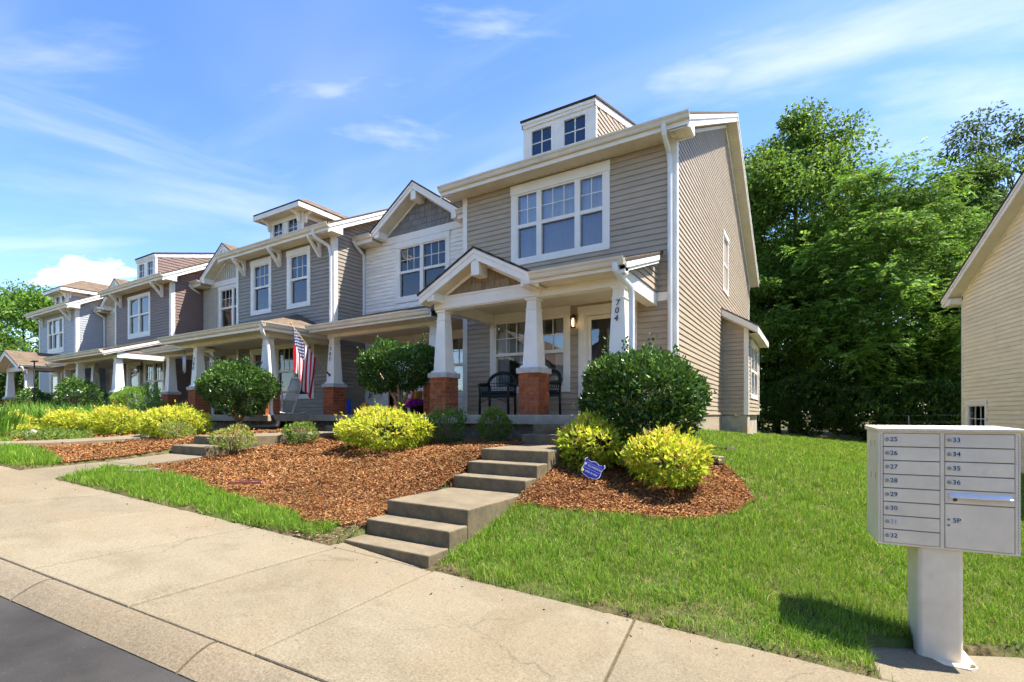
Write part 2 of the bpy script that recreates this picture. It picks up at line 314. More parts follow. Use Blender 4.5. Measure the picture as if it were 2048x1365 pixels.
def window(parent, fr, s0, s1, z0, z1, cols, zl, zr, zt, grid=(3, 2), dress='curtain', header=.17, lowgrid=None, grids=None, label=None, panes=True, screen=True, sill=True):
    """Outer casing s0..s1, z0..z1; cols = glass spans; zl glass bottom, zr=(rail bottom, rail top), zt glass top."""
    i0, i1 = cols[0][0]-.035, cols[-1][1]+.035; b0, t1 = zl-.035, zt+.035
    mb = MB(fr)
    mb.box(s0, i0, 0, .034, z0, t1); mb.box(i1, s1, 0, .034, z0, t1); mb.box(i0, i1, 0, .034, z0, b0); mb.box(s0-.012, s1+.012, 0, .046, t1, z1)
    w = mb.build('window', M_TRIM, parent)
    if label: w['label'] = label
    mb = MB(fr)                                          # sash frames
    mb.box(i0, i1, -.09, .022, b0, zl); mb.box(i0, i1, -.09, .022, zt, t1)
    e = [i0]+[x for c in cols for x in c]+[i1]
    for k in range(0, len(e), 2): mb.box(e[k], e[k+1], -.09, .022 if k in (0, len(e)-2) else .026, zl, zt)
    for a, b in cols: mb.box(a, b, -.07, .012, zr[0], zr[1])
    mb.build('sash', M_TRIM, w)
    for ci, (a, b) in enumerate(cols):
        gx, gy = (grids[ci] if grids else grid)
        if gx*gy > 1:
            g = MB(fr)
            for k in range(1, gx): x = a+(b-a)*k/gx; g.box(x-.009, x+.009, -.035, -.012, zr[1], zt)
            for k in range(1, gy): z = zr[1]+(zt-zr[1])*k/gy; g.box(a, b, -.033, -.014, z-.009, z+.009)
            g.build('muntin', M_TRIM, w)
        if lowgrid:
            g = MB(fr); lx, ly = lowgrid
            for k in range(1, lx): x = a+(b-a)*k/lx; g.box(x-.009, x+.009, -.035, -.012, zl, zr[0])
            for k in range(1, ly): z = zl+(zr[0]-zl)*k/ly; g.box(a, b, -.033, -.014, z-.009, z+.009)
            g.build('muntin', M_TRIM, w)
        if panes:
            for p in range(gx):
                for q in range(gy):
                    xa = a+(b-a)*p/gx; xb = a+(b-a)*(p+1)/gx; za = zr[1]+(zt-zr[1])*q/gy; zb = zr[1]+(zt-zr[1])*(q+1)/gy
                    MB(fr).box(xa, xb, -.027, -.022, za, zb).build('pane', M_GLASS, w)
        else: MB(fr).box(a, b, -.027, -.022, zr[1], zt).build('pane', M_GLASS, w)
        MB(fr).box(a, b, -.045, -.04, zl, zr[0]).build('pane', M_SCREEN if screen else M_GLASS, w)
    # what one sees through the glass
    rm = MB(fr); D = -.75
    rm.add([(i0, -.13, b0), (i1, -.13, b0), (i1, -.13, t1), (i0, -.13, t1), (i0-.2, D, b0-.2), (i1+.2, D, b0-.2), (i1+.2, D, t1+.1), (i0-.2, D, t1+.1)], [(4, 5, 6, 7), (0, 1, 5, 4), (1, 2, 6, 5), (2, 3, 7, 6), (3, 0, 4, 7)])
    rm.build('room_recess', M_DARK if dress != 'room' else M_ROOM, w)
    if dress == 'curtain' or dress == 'room':
        for a, b in cols:
            cu = MB(fr); W = b-a; k = 22
            for (ca, cb) in ((a-.03, a+W*.34), (b-W*.34, b+.03)) if dress == 'room' else ((a-.03, b+.03),):
                pts = [(ca+(cb-ca)*i/k, -.135+.022*math.sin(i*1.9+ca*7)+.008*math.sin(i*.7)) for i in range(k+1)]
                cu.add([(x, y, z) for x, y in pts for z in (b0, t1)], [(2*i, 2*i+2, 2*i+3, 2*i+1) for i in range(k)])
            cu.build('curtain', M_CURT, w, True)
    if dress == 'blind':
        bl = MB(fr); n = int((t1-b0)/.05)
        for i in range(n):
            z = b0+i*.05; bl.hexa([(i0, -.16, z), (i1, -.16, z), (i1, -.125, z+.03), (i0, -.125, z+.03), (i0, -.16, z+.004), (i1, -.16, z+.004), (i1, -.125, z+.034), (i0, -.125, z+.034)])
        bl.build('blind', M_BLIND, w)
    if dress == 'shade':
        MB(fr).box(i0, i1, -.16, -.155, zr[1]-.05, t1).build('blind', M_BLIND, w)
    return w, (i0, i1, b0, t1)
def window_open(cols, zl, zt): return (cols[0][0]-.035, cols[-1][1]+.035, zl-.035, zt+.035)
def gutter(parent, fr, s0, s1, zt, d=0., m=None):
    """K-style gutter; d = distance of its back from the frame's wall line, zt = top."""
    pr = [(d, zt-.115), (d+.055, zt-.115), (d+.07, zt-.085), (d+.075, zt-.055), (d+.10, zt-.025), (d+.105, zt), (d+.095, zt), (d+.088, zt-.022), (d+.062, zt-.05), (d+.057, zt-.08), (d+.05, zt-.103), (d+.01, zt-.103), (d+.01, zt), (d, zt)]
    return MB(fr).ext(pr, s0, s1).build('gutter', m or M_GUT, parent)
def downspout(parent, path, m=None, w=.075, name='downspout'):
    mb = MB(); P = [Vector(p) for p in path]
    pts = []
    for i, p in enumerate(P):                            # ease the bends
        if 0 < i < len(P)-1:
            a = (P[i-1]-p); b = (P[i+1]-p); r = min(.07, a.length*.45, b.length*.45)
            for t in (0, .5, 1):
                q = p+a.normalized()*r*(1-t)**2+b.normalized()*r*t*t; pts.append(q)
        else: pts.append(p)
    mb.tube(pts, w*.62, 8); return mb.build(name, m or M_SPOUT, parent)
def eave(parent, fr, s0, s1, zwall, over, zt, bracket=(), soffit_m=None):
    """Box eave along a front wall: soffit, fascia, frieze shadow gap, gutter."""
    zs = zt-.15
    MB(fr).box(s0, s1, 0, over, zs, zs+.02).build('soffit', M_SOFFG, parent)
    MB(fr).box(s0, s1, over, over+.022, zs-.015, zt+.01).build('fascia', M_TRIM, parent)
    gutter(parent, fr, s0-.02, s1+.02, zt+.03, over+.022)
def grooved(name, base, axis):
    m = base.copy(); m.name = name; nt = m.node_tree; N = nt.nodes; L = nt.links; b = N['Principled BSDF']
    g = N.new('ShaderNodeNewGeometry'); sp = N.new('ShaderNodeSeparateXYZ'); L.new(g.outputs['Position'], sp.inputs[0])
    def mm(op, a, b_=None):
        x = N.new('ShaderNodeMath'); x.operation = op
        for i, q in enumerate((a, b_)):
            if q is None: continue
            if isinstance(q, (int, float)): x.inputs[i].default_value = q
            else: L.new(q, x.inputs[i])
        return x.outputs[0]
    fr_ = mm('FRACT', mm('MULTIPLY', sp.outputs[axis], 1/.10)); h = mm('GREATER_THAN', fr_, .1)
    bp = N.new('ShaderNodeBump'); bp.inputs['Distance'].default_value = .012; bp.inputs['Strength'].default_value = .8; L.new(h, bp.inputs['Height']); L.new(bp.outputs[0], b.inputs['Normal']); return m
M_SOFFG = grooved('soffit vinyl boards', M_SOFF, 0)
M_SOFFY = grooved('soffit vinyl boards along', M_SOFF, 1)
def uv_roof(o, org, e1, e2):
    me = o.data; uv = me.uv_layers.new(name='UVMap'); off = ORG[o.name]
    for lp in me.loops:
        p = me.vertices[lp.vertex_index].co+off-Vector(org); uv.data[lp.index].uv = (p.dot(e1), p.dot(e2))
def roof_slab(parent, poly, th=.05, name='roof', drop=None):
    """poly: world points of the top face, first edge along the eave; dark edge beneath."""
    P = [Vector(p) for p in poly]; n = (P[1]-P[0]).cross(P[2]-P[0]).normalized()
    if n.z < 0: n = -n
    mb = MB(); mb.prism([tuple(p-n*.02) for p in P], [tuple(p) for p in P]); o = mb.build(name, M_SHING, parent)
    e1 = (P[1]-P[0]).normalized(); e2 = n.cross(e1); uv_roof(o, P[0], e1, e2)
    MB().prism([tuple(p-n*(.02+th)) for p in P], [tuple(p-n*.021) for p in P]).build('roof_deck', M_SHEDGE, parent)
    return o
def rake(parent, A, B, out, w=.17, th=.03, name='rake_board', overhang=.28, soffit=True, top=.03):
    """Rake board from A (eave) to B (ridge): face 'out' metres of overhang along unit vector; soffit back to the wall."""
    A, B, o_ = Vector(A), Vector(B), Vector(out).normalized(); dn = Vector((0, 0, -1))
    p = [A+dn*top, B+dn*top, B+dn*(w+top), A+dn*(w+top)]
    mb = MB(); mb.prism([tuple(q-o_*th) for q in p], [tuple(q) for q in p])
    p2 = [A+dn*(top-.01), B+dn*(top-.01), B+dn*(.075+top), A+dn*(.075+top)]
    mb.prism([tuple(q) for q in p2], [tuple(q+o_*.018) for q in p2])
    mb.build(name, M_TRIM, parent)
    if soffit:
        q = [A+dn*(w-.02+top)-o_*th, B+dn*(w-.02+top)-o_*th, B+dn*(w-.02+top)-o_*overhang, A+dn*(w-.02+top)-o_*overhang]
        MB().prism([tuple(x) for x in q], [tuple(x+dn*-.015) for x in q]).build('soffit', M_SOFFG if abs(o_.y) > .5 else M_SOFFY, parent)
BRICK_ME = None
def porch_column(parent, cx, cy, zb, ztop, bricks=2, w=.40, ph=.72, face=1):
    """Brick pier with stone cap and a tapered white shaft; bricks: 2 = each brick an object, 1 = joined courses."""
    global BRICK_ME
    h = w/2; hs = h+.035; z1 = zb+ph
    sh = MB()
    def fru(r0, r1, a, b): sh.hexa([(cx-r0, cy-r0, a), (cx+r0, cy-r0, a), (cx+r0, cy+r0, a), (cx-r0, cy+r0, a), (cx-r1, cy-r1, b), (cx+r1, cy-r1, b), (cx+r1, cy+r1, b), (cx-r1, cy+r1, b)])
    zs = z1+.10
    fru(.185, .185, zs, zs+.03); fru(.170, .165, zs+.03, zs+.05)
    fru(.148, .092, zs+.05, ztop-.005); zb_ = ztop-.21; fru(.115, .115, zb_, zb_+.022); fru(.118, .122, ztop-.04, ztop)
    col = sh.build('porch_column', M_TRIM, parent, bevel=.004)
    MB().box(cx-hs, cx+hs, cy-hs, cy+hs, z1, z1+.10).build('cap_stone', M_CAP, col, bevel=.012)
    MB().box(cx-h+.008, cx+h-.008, cy-h+.008, cy+h-.008, zb, z1).build('mortar', M_MORT, col)
    if BRICK_ME is None:
        b = MB(); b.box(0, .192, 0, .09, 0, .0705); BRICK_ME = b.mesh('brick', M_BRICK, (0, 0, 0))
    rows = int(ph/.08); J = MB()
    for i in range(rows):
        z = zb+.005+i*.08
        for side in range(4):
            if bricks == 2 and side == 2: continue      # the back is never seen
            ang = side*math.pi/2; c, s = math.cos(ang), math.sin(ang)
            offs = [(0, .192), (.2, .192)] if (i+side) % 2 == 0 else [(0, .092), (.1, .192), (.3, .092)]
            for o_, l in offs:
                lx, ly = -h+o_+.004, -h+random.uniform(-.0025, .0025)
                X, Y_ = cx+lx*c-ly*s, cy+lx*s+ly*c
                if bricks == 2: link('brick', BRICK_ME, col, (X, Y_, z), (0, 0, ang), (l/.192, 1, 1))
                else:
                    q = [(lx, ly), (lx+l, ly), (lx+l, ly+.05), (lx, ly+.05)]
                    q = [(cx+a*c-b*s, cy+a*s+b*c) for a, b in q]; J.hexa([(a, b, z) for a, b in q]+[(a, b, z+.0705) for a, b in q])
    if bricks != 2: J.build('brick_courses', M_BRICK, col)['kind'] = 'stuff'
    return col
def lantern(parent, x, y, z, lit):
    mb = MB(); mb.box(x-.03, x+.03, y+.06, y+.085, z-.02, z+.14)
    mb.tube([(x, y+.07, z+.10), (x, y+.03, z+.16), (x, y, z+.15), (x, y, z+.12)], .009, 6)
    mb.lathe([(.012, z+.14), (.035, z+.12), (.07, z+.085), (.072, z+.075)], x, y, 8)
    for k in range(4):
        a = k*math.pi/2+math.pi/4; mb.box(x+.058*math.cos(a)-.005, x+.058*math.cos(a)+.005, y+.058*math.sin(a)-.005, y+.058*math.sin(a)+.005, z-.11, z+.078)
    mb.lathe([(.066, z-.11), (.06, z-.125), (.02, z-.14)], x, y, 8)
    l = mb.build('wall_lantern', M_IRON, parent)
    gm = plain('lantern glass lit', (1., .72, .36), .4, 2.2) if lit else plain('lantern glass', (.30, .27, .22), .3)
    MB().lathe([(.018, z-.10), (.03, z-.05), (.03, z+.02), (.015, z+.06)], x, y, 8).build('bulb', gm, l, True)
    return l
def dormer(parent, x0, x1, yf, zb, zt, slope, mainz, m, kind='shed', single=False):
    """mainz(Y): height of the main roof.  Face at yf from x0..x1, roof edge at zt."""
    fr = Frame(0, yf, 0); fr2 = Frame(x1, 0, R(90))
    zc = zt-.16
    w = (x1-x0); g = .30
    cols = [(x0+w*.5-.17*w-g*w*.55, x0+w*.5-.10*w), (x0+w*.5+.12*w, x0+w*.5+.19*w+g*w*.55)]
    cols = [(x0+w*.125, x0+w*.41), (x0+w*.59, x0+w*.875)]
    za, zb_ = zt-.80, zt-.26
    dm = MB(fr)
    e = [x0, cols[0][0], cols[0][1], cols[1][0], cols[1][1], x1]
    for k in (0, 2, 4): dm.box(e[k], e[k+1], -.08, 0, zb, zc)
    for k in (1, 3): dm.box(e[k], e[k+1], -.08, 0, zb, za); dm.box(e[k], e[k+1], -.08, 0, zb_, zc)
    for a, b in cols:                                    # raised casing round each light
        for r in ((a-.05, a, za-.05, zb_+.05), (b, b+.05, za-.05, zb_+.05), (a, b, za-.05, za), (a, b, zb_, zb_+.05)): dm.box(r[0], r[1], 0, .012, r[2], r[3])
    d = dm.build('dormer', M_TRIM, parent)
    for a, b in cols:
        mb = MB(fr); mb.box((a+b)/2-.011, (a+b)/2+.011, -.05, -.02, za, zb_); mb.box(a, b, -.048, -.022, (za+zb_)/2-.011, (za+zb_)/2+.011); mb.build('muntin', M_TRIM, d)
        for (xa, xb) in ((a, (a+b)/2), ((a+b)/2, b)):
            for (z0, z1) in ((za, (za+zb_)/2), ((za+zb_)/2, zb_)): MB(fr).box(xa, xb, -.04, -.036, z0, z1).build('pane', M_DORM, d)
    # cheeks
    run = 0
    while mainz(yf+run) < zc+slope*run and run < 7: run += .05
    for X, ang in ((x1, R(90)), (x0, R(90))):
        mb = MB(); t = .06 if X == x1 else -.06
        A = [(X, yf+.01, zb), (X, yf+.01, zc), (X, yf+run, zc+slope*run)]
        mb.prism([(X-t, a[1], a[2]) for a in A], [(X, a[1], a[2]) for a in A]); mb.build('dormer_cheek', m, d)
    sd = Frame(x1, 0, R(90)); mb = MB(sd); z = zb; h = EXPO
    while z < zc+slope*run:
        zz = z+h*.5
        ya = yf+.07
        lo = 0
        while mainz(yf+lo) < zz and lo < run: lo += .02
        st = 0
        if zz > zc: st = (zz-zc)/slope if slope > 1e-3 else 99
        if lo-st > .05: mb.ext([(.002, z), (.021, z), (.022, z+.01), (.011, z+h-.017), (.003, z+h-.016), (.002, z+h+.004)], max(ya, yf+st), yf+lo)
        z += h
    if mb.v: mb.build('siding_course', m, d)['kind'] = 'stuff'
    MB(sd).box(yf-.0, yf+.07, .003, .022, zb, zc).build('corner_board', M_TRIM, d)
    if kind == 'shed':
        o = .05; zf = zt+.02
        r = 0
        while mainz(yf+r) < zf+slope*(r+o) and r < 9: r += .05
        P = [(x0-o, yf-o-.02, zf), (x1+o, yf-o-.02, zf), (x1+o, yf+r, zf+slope*(r+o)), (x0-o, yf+r, zf+slope*(r+o))]
        roof_slab(d, P, .03)
        mb = MB(fr); mb.box(x0-.02, x1+.02, .0, .03, zc-.0, zt-.03); mb.box(x0-.035, x1+.035, .03, .05, zt-.09, zt-.028); mb.build('fascia', M_TRIM, d)
        mb = MB()
        for X in (x1+.03, x0-.03):
            q = [(X, yf-.03, zt-.03), (X, yf+r-.1, zt-.03+slope*(r-.07)), (X, yf+r-.1, zt-.22+slope*(r-.07)), (X, yf-.03, zc)]
            t = -.028 if X > x0 else .028
            mb.prism([(X+t, a[1], a[2]) for a in q], q)
        mb.build('rake_board', M_TRIM, d)
    else:                                                # hip roof with wide eaves
        ov = .36; zf = zt+.03; X0, X1, YF = x0-ov, x1+ov, yf-ov; hw = (X1-X0)/2; pt = .58
        rd = zf+hw*pt; yr = YF+hw
        yb = yf+4.2
        roof_slab(d, [(X0, YF, zf), (X1, YF, zf), ((X0+X1)/2, yr, rd)], .02)
        roof_slab(d, [(X1, YF, zf), (X1, yb, zf), ((X0+X1)/2, yb, rd), ((X0+X1)/2, yr, rd)], .02)
        roof_slab(d, [(X0, yb, zf), (X0, YF, zf), ((X0+X1)/2, yr, rd), ((X0+X1)/2, yb, rd)], .02)
        mb = MB(); mb.box(X0, X1, YF, YF+.025, zf-.19, zf-.05); mb.box(X1-.025, X1, YF+.025, yb, zf-.19, zf-.05); mb.box(X0, X0+.025, YF+.025, yb, zf-.19, zf-.05); mb.build('fascia', M_TRIM, d)
        MB().box(X0+.03, X1-.03, YF+.03, yb, zf-.172, zf-.155).build('soffit', M_SOFFG, d)
        mb = MB()
        mb.box(x0-.01, x1+.01, yf-.03, yf, zt-.30, zt-.145); mb.box(x1, x1+.03, yf-.03, yb, zt-.30, zt-.145)
        for (bx, by, dx, dy) in ((x0+.05, yf, 0, -1), (x1-.07, yf, 0, -1), (x1, yf+.10, 1, 0)):
            t = .03
            pr = [(0, zt-.15), (.28, zt-.15), (.28, zt-.20), (.10, zt-.28), (.06, zt-.46), (0, zt-.48)]
            if dy: A = [(bx-t, by-.03-a, z) for a, z in pr]; B = [(bx+t, by-.03-a, z) for a, z in pr]
            else: A = [(bx+.03+a, by-t, z) for a, z in pr]; B = [(bx+.03+a, by+t, z) for a, z in pr]
            mb.prism(A, B)
        mb.build('bracket', M_TRIM, d)
    return d
M_DORM = plain('dormer glass', (.010, .030, .075), .06)
M_DORM.node_tree.nodes['Principled BSDF'].inputs['Specular IOR Level'].default_value = .8
def eave_bracket(parent, x, fr, zs):
    """White triangular knee brace under the eave: wall leg, soffit leg, sloping strut and webs."""
    mb = MB(fr); t = .036
    mb.box(x-t, x+t, .02, .10, zs-.52, zs); mb.box(x-t, x+t, .10, .46, zs-.085, zs)
    A = [(x-t*.85, .10, zs-.50), (x-t*.85, .10, zs-.36), (x-t*.85, .36, zs-.085), (x-t*.85, .46, zs-.085)]
    mb.prism(A, [(x+t*.85, a[1], a[2]) for a in A])
    W = [(x-.012, .10, zs-.085), (x-.012, .34, zs-.085), (x-.012, .10, zs-.36)]
    mb.prism([W[0], (x-.012, .20, zs-.085), (x-.012, .10, zs-.2)], [(x+.012, .10, zs-.085), (x+.012, .20, zs-.085), (x+.012, .10, zs-.2)])
    return mb.build('eave_bracket', M_TRIM, parent)
def front_gable(parent, xc, half, yf, z_tip, z_apex, ywall, ztri, m_tri, kind='shake', over=.33, blocks=True, single=False, back=4.):
    """Front-facing gable: yf = plane of the rake boards, ywall = plane of the wall under it; ztri = bottom of the infill triangle."""
    sl = (z_apex-z_tip)/half
    L_, A_, R_ = (xc-half, yf, z_tip), (xc, yf, z_apex), (xc+half, yf, z_tip)
    hb = (z_apex-.205-ztri)/sl                          # half width of the infill at its base
    q = [(xc-hb-.04, ywall, ztri-.02), (xc, ywall, z_apex-.19), (xc+hb+.04, ywall, ztri-.02)]
    gt = MB(); gt.prism([(a[0], a[1]+.08, a[2]) for a in q], q); gb = gt.build('gable', m_tri, parent)
    ext = .03
    roof_slab(gb, [(xc-half-.04, yf-ext, z_tip-.02), (xc-half-.04, ywall+back, z_tip-.02), (xc, ywall+back, z_apex+.015), (xc, yf-ext, z_apex+.015)], .02)
    roof_slab(gb, [(xc+half+.04, ywall+back, z_tip-.02), (xc+half+.04, yf-ext, z_tip-.02), (xc, yf-ext, z_apex+.015), (xc, ywall+back, z_apex+.015)], .02)
    rake(gb, L_, A_, (0, -1, 0), .19, .03, overhang=ywall-yf); rake(gb, R_, A_, (0, -1, 0), .19, .03, overhang=ywall-yf)
    if kind == 'shake':
        rows = int((z_apex-.25-ztri)/.17)+1; z = ztri
        for i in range(rows):
            zt = z+.17; xa = xc-half+.25
            def lim(zz): return max(0., (z_apex-.235-zz)/sl)
            hw = lim(z+.02); x = xc-hw; 
            while x < xc+hw-.02:
                w_ = random.choice((.10, .13, .16, .19)); xe = min(x+w_-.006, xc+hw)
                zl = min(zt+.01, z_apex-.25-max(abs(x-xc), 0)*sl); zr = min(zt+.01, z_apex-.25-abs(xe-xc)*sl)
                if zl < z+.012: zl = z+.012
                if zr < z+.012: zr = z+.012
                j = random.uniform(0, .006)
                MB().hexa([(x, ywall-.022-j, z+.001-j), (xe, ywall-.022-j, z+.001-j), (xe, ywall-.001, z+.001), (x, ywall-.001, z+.001), (x, ywall-.008, zl), (xe, ywall-.008, zr), (xe, ywall-.001, zr), (x, ywall-.001, zl)]).build('shake_shingle', m_tri, gb)
                x += w_
            z += .17
    else:
        mb = MB(); x = xc-half+.35
        while x < xc+half-.3:
            h_ = z_apex-.24-abs(x-xc)*sl
            if h_ > ztri+.05: mb.box(x-.014, x+.014, ywall-.016, ywall, ztri, h_)
            x += .15
        mb.build('batten', m_tri, gb)['kind'] = 'stuff'
    # inner rake trim round the infill
    mb = MB()
    for sgn in (-1, 1):
        q = [(xc+sgn*hb, ztri), (xc, z_apex-.203), (xc, z_apex-.203-.065), (xc+sgn*(hb-.065/sl), ztri)]
        mb.prism([(x, ywall-.03, z) for x, z in q], [(x, ywall-.002, z) for x, z in q])
    mb.build('gable_trim', M_TRIM, gb)
    if blocks:
        mb = MB(); b = .085
        mb.box(xc-b, xc+b, yf+.02, ywall, z_apex-.50, z_apex-.235)
        mb.build('outlooker', M_TRIM, gb)
        for sgn in (-1, 1):
            MB().box(xc+sgn*(half-.27)-b, xc+sgn*(half-.27)+b, yf+.02, ywall, z_tip-.17, z_tip+.02).build('outlooker', M_TRIM, gb)
    return gb
# ------------------------------------------------------------------ the terrace of townhouses
YF, YS = 9.4, 10.54                                     # front planes of the forward and the set-back houses
RS = .52; YR = 15.3                                     # roof pitch and ridge
def main_f(y): return 5.26+RS*(y-8.93)
def main_s(y): return 5.26+RS*(y-10.07)
def house_base(label, x0, x1, yf, m, mainz, opens, core_m=None):
    h = thing('townhouse', ((x0+x1)/2, yf, 0), label, 'house', 'townhouses in the terrace')
    fr = Frame(0, yf, 0)
    w = wall_core(h, fr, x0, x1, -.5, 5.09, opens, m)
    # party and back walls
    for X, t in ((x0, .1), (x1, -.1)):
        A = [(X, yf+.14, -.5), (X, 21.2, -.5), (X, 21.2, 5.0), (X, YR, mainz(YR)-.25), (X, yf+.14, mainz(yf+.14)-.25)]
        MB().prism([(X+t, a[1], a[2]) for a in A], [(X+t*.05, a[1], a[2]) for a in A]).build('party_wall', m, h)
    MB().box(x0+.1, x1-.1, 21.08, 21.2, -.5, 5.0).build('wall', m, h)
    return h, fr, w
def main_roof(h, x0, x1, ye, mainz, ol, orr):
    zb = mainz(ye); zr = mainz(YR)
    X0, X1 = x0-ol, x1+orr
    roof_slab(h, [(X0, ye, zb), (X1, ye, zb), (X1, YR, zr), (X0, YR, zr)], .05)
    yb = 2*YR-ye
    roof_slab(h, [(X1, yb, zb), (X0, yb, zb), (X0, YR, zr), (X1, YR, zr)], .05)
def porch_floor(h, x0, x1, y0, y1, name='porch_floor'):
    MB().box(x0, x1, y0, y1, -.17, 0).build(name, M_PORCH, h, bevel=.012)
    MB().box(x0+.02, x1-.02, y0+.14, y0+.26, -.75, -.17).build('porch_skirt', M_CONCD, h)
def beam(h, pts, w=.20, z0=2.05, z1=2.29):
    for (xa, ya, xb, yb) in pts:
        mb = MB()
        if abs(ya-yb) < 1e-6: mb.box(xa, xb, ya-w/2, ya+w/2, z0, z1)
        else: mb.box(xa-w/2, xa+w/2, ya, yb, z0+.002, z1-.002)
        mb.build('porch_beam', M_TRIM, h)
def shed_roof(h, x0, x1, ye, yw, z0, z1, gl=True, right_rake=False, left_rake=False):
    roof_slab(h, [(x0, ye, z0), (x1, ye, z0), (x1, yw, z1), (x0, yw, z1)], .03)
    fr = Frame(0, ye, 0)
    MB(fr).box(x0, x1, -.022, 0, z0-.16, z0-.03).build('fascia', M_TRIM, h)
    if gl: gutter(h, fr, x0-.03, x1+.0, z0+.01, 0)
    if right_rake: rake(h, (x1, ye+.03, z0-.035), (x1, yw-.31, z0-.035+(z1-z0)*(yw-.34-ye)/(yw-ye)), (1, 0, 0), .13, .028, soffit=False)
    if left_rake: rake(h, (x0, ye+.03, z0-.035), (x0, yw-.02, z1-.04), (-1, 0, 0), .13, .028, soffit=False)
def corner_board(h, x0, x1, y0, y1, z0, z1): MB().box(x0, x1, y0, y1, z0, z1).build('corner_board', M_TRIM, h)
def soffit_vents(h, x0, x1, y, z):
    mb = MB(); x = x0
    while x < x1: mb.box(x, x+.018, y, y+.01, z-.003, z-.001); x += .16
    mb.build('soffit_vent', M_SHEDGE, h)['kind'] = 'stuff'
def forward_house(label, x0, x1, m, wins, low, door, dorm, near, brackets=(), end=False, door_m=None, lit=False, dress=('curtain', 'room')):
    opens = []
    for wn in wins: opens.append(window_open(wn['cols'], wn['zl'], wn['zt']))
    if low: opens.append(window_open(low['cols'], low['zl'], low['zt']))
    if door: opens.append((door[0], door[1], -.02, door[2]))
    h, fr, w = house_base(label, x0, x1, YF, m, main_f, opens)
    blk = [(wn['out'][0], wn['out'][1], wn['out'][2], wn['out'][3]) for wn in wins]
    if low: blk.append(tuple(low['out']))
    if door: blk.append((door[0]-.14, door[1]+.14, -.1, door[2]+.14))
    siding(w, fr, x0+.12, x1-.13, .0, 5.09, blk, m, near)
    for wn in wins: window(h, fr, wn['out'][0], wn['out'][1], wn['out'][2], wn['out'][3], wn['cols'], wn['zl'], wn['zr'], wn['zt'], dress=wn.get('dress', dress[0]), grids=wn.get('grids'), grid=wn.get('grid', (3, 2)), panes=near)
    if low: window(h, fr, *low['out'], low['cols'], low['zl'], low['zr'], low['zt'], dress=dress[1], panes=near, screen=False)
    corner_board(h, x0, x0+.12, YF-.028, YF, -.02, 5.09); corner_board(h, x1-.13, x1, YF-.028, YF-.001, -.02, 5.09)
    corner_board(h, x1+.0, x1+.026, YF-.028, YF+.11, -.02, 5.06)
    # eaves and main roof
    eave(h, fr, x0-.33, x1+.32, 5.09, .42, 5.23)
    if near: soffit_vents(h, x0-.2, x1+.2, YF-.09, 5.08)
    main_roof(h, x0, x1, 8.93, main_f, .33, .32)
    rake(h, (x1+.32, 8.95, main_f(8.95)-.07), (x1+.32, YR, main_f(YR)-.07), (1, 0, 0), .20, .03, overhang=.32, top=.0)
    rake(h, (x1+.32, 2*YR-8.95, main_f(8.95)-.07), (x1+.32, YR, main_f(YR)-.07), (1, 0, 0), .20, .03, overhang=.32, top=.0)
    rake(h, (x0-.33, 8.95, main_f(8.95)-.07), (x0-.33, YR, main_f(YR)-.07), (-1, 0, 0), .20, .03, overhang=.33, top=.0)
    mb = MB(); A = [(x1+.29, 8.97, 5.06), (x1+.29, 9.44, 5.06), (x1+.29, 9.44, 5.30), (x1+.29, 8.97, 5.10)]
    mb.prism(A, [(a[0]+.035, a[1], a[2]) for a in A]); mb.box(x1+.0, x1+.29, 9.40, 9.44, 5.06, 5.30); mb.build('eave_return', M_TRIM, h)
    for bx in brackets: eave_bracket(h, bx, fr, 5.08)
    if door:
        a, b, zt = door; mb = MB(fr)
        mb.box(a-.14, a, 0, .034, .0, zt); mb.box(b, b+.14, 0, .034, .0, zt); mb.box(a-.15, b+.15, 0, .045, zt, zt+.14); mb.box(a, a+.05, -.11, .01, 0, zt); mb.box(b-.05, b, -.11, .01, 0, zt); mb.box(a+.05, b-.05, -.11, .01, zt-.05, zt)
        dd = mb.build('door', M_TRIM, h)
        if door_m: MB(fr).box(a+.05, b-.05, -.09, -.05, .02, zt-.05).build('door_leaf', door_m, dd)
        else:
            mb = MB(fr); p, q = a+.055, b-.055
            mb.box(p, p+.075, -.03, .0, .02, zt-.06); mb.box(q-.075, q, -.03, .0, .02, zt-.06); mb.box(p+.075, q-.075, -.03, 0, .02, .25); mb.box(p+.075, q-.075, -.03, 0, zt-.14, zt-.06); mb.build('door_leaf', M_TRIM, dd)
            MB(fr).box(p+.075, q-.075, -.018, -.013, .25, zt-.14).build('pane', M_GLASS, dd)
            MB(fr).box(p, q, -.5, -.47, 0, zt).build('room_recess', M_DARK, dd)
            cu = MB(fr); k = 14; xs = [q-.42+.40*i/k for i in range(k+1)]
            cu.add([(x, -.2+.02*math.sin(i*1.7), z) for i, x in enumerate(xs) for z in (.05, zt-.1)], [(2*i, 2*i+2, 2*i+3, 2*i+1) for i in range(k)]); cu.build('curtain', plain('dark curtain', (.10, .10, .11), .9), dd)
            MB(fr).box(p+.02, p+.055, .0, .03, .95, 1.1).build('handle', M_STEEL, dd)
    if dorm: dormer(h, dorm[0], dorm[1], dorm[2], main_f(dorm[2])-.12, dorm[3], dorm[4], main_f, m if dorm[5] != 'brown' else m, dorm[6])
    # the cheek wall where this house stands forward of its neighbour
    if not end:
        fs = Frame(x1, 0, R(90))
        def clip(z):
            if z < 5.1: return (YF+.11, YS+.12)
            ya = 8.93+(z+.20-5.26)/RS; yb = 10.07+(z+.05-5.26)/RS; return (max(YF+.1, ya), min(yb+.1, 15))
        sw = wall_core(h, fs, YF+.02, YS+.3, -.3, 5.0, [], m)
        siding(sw, fs, YF+.11, YS+.1, 0, 8.3, [], m, near, clip)
    return h, fr
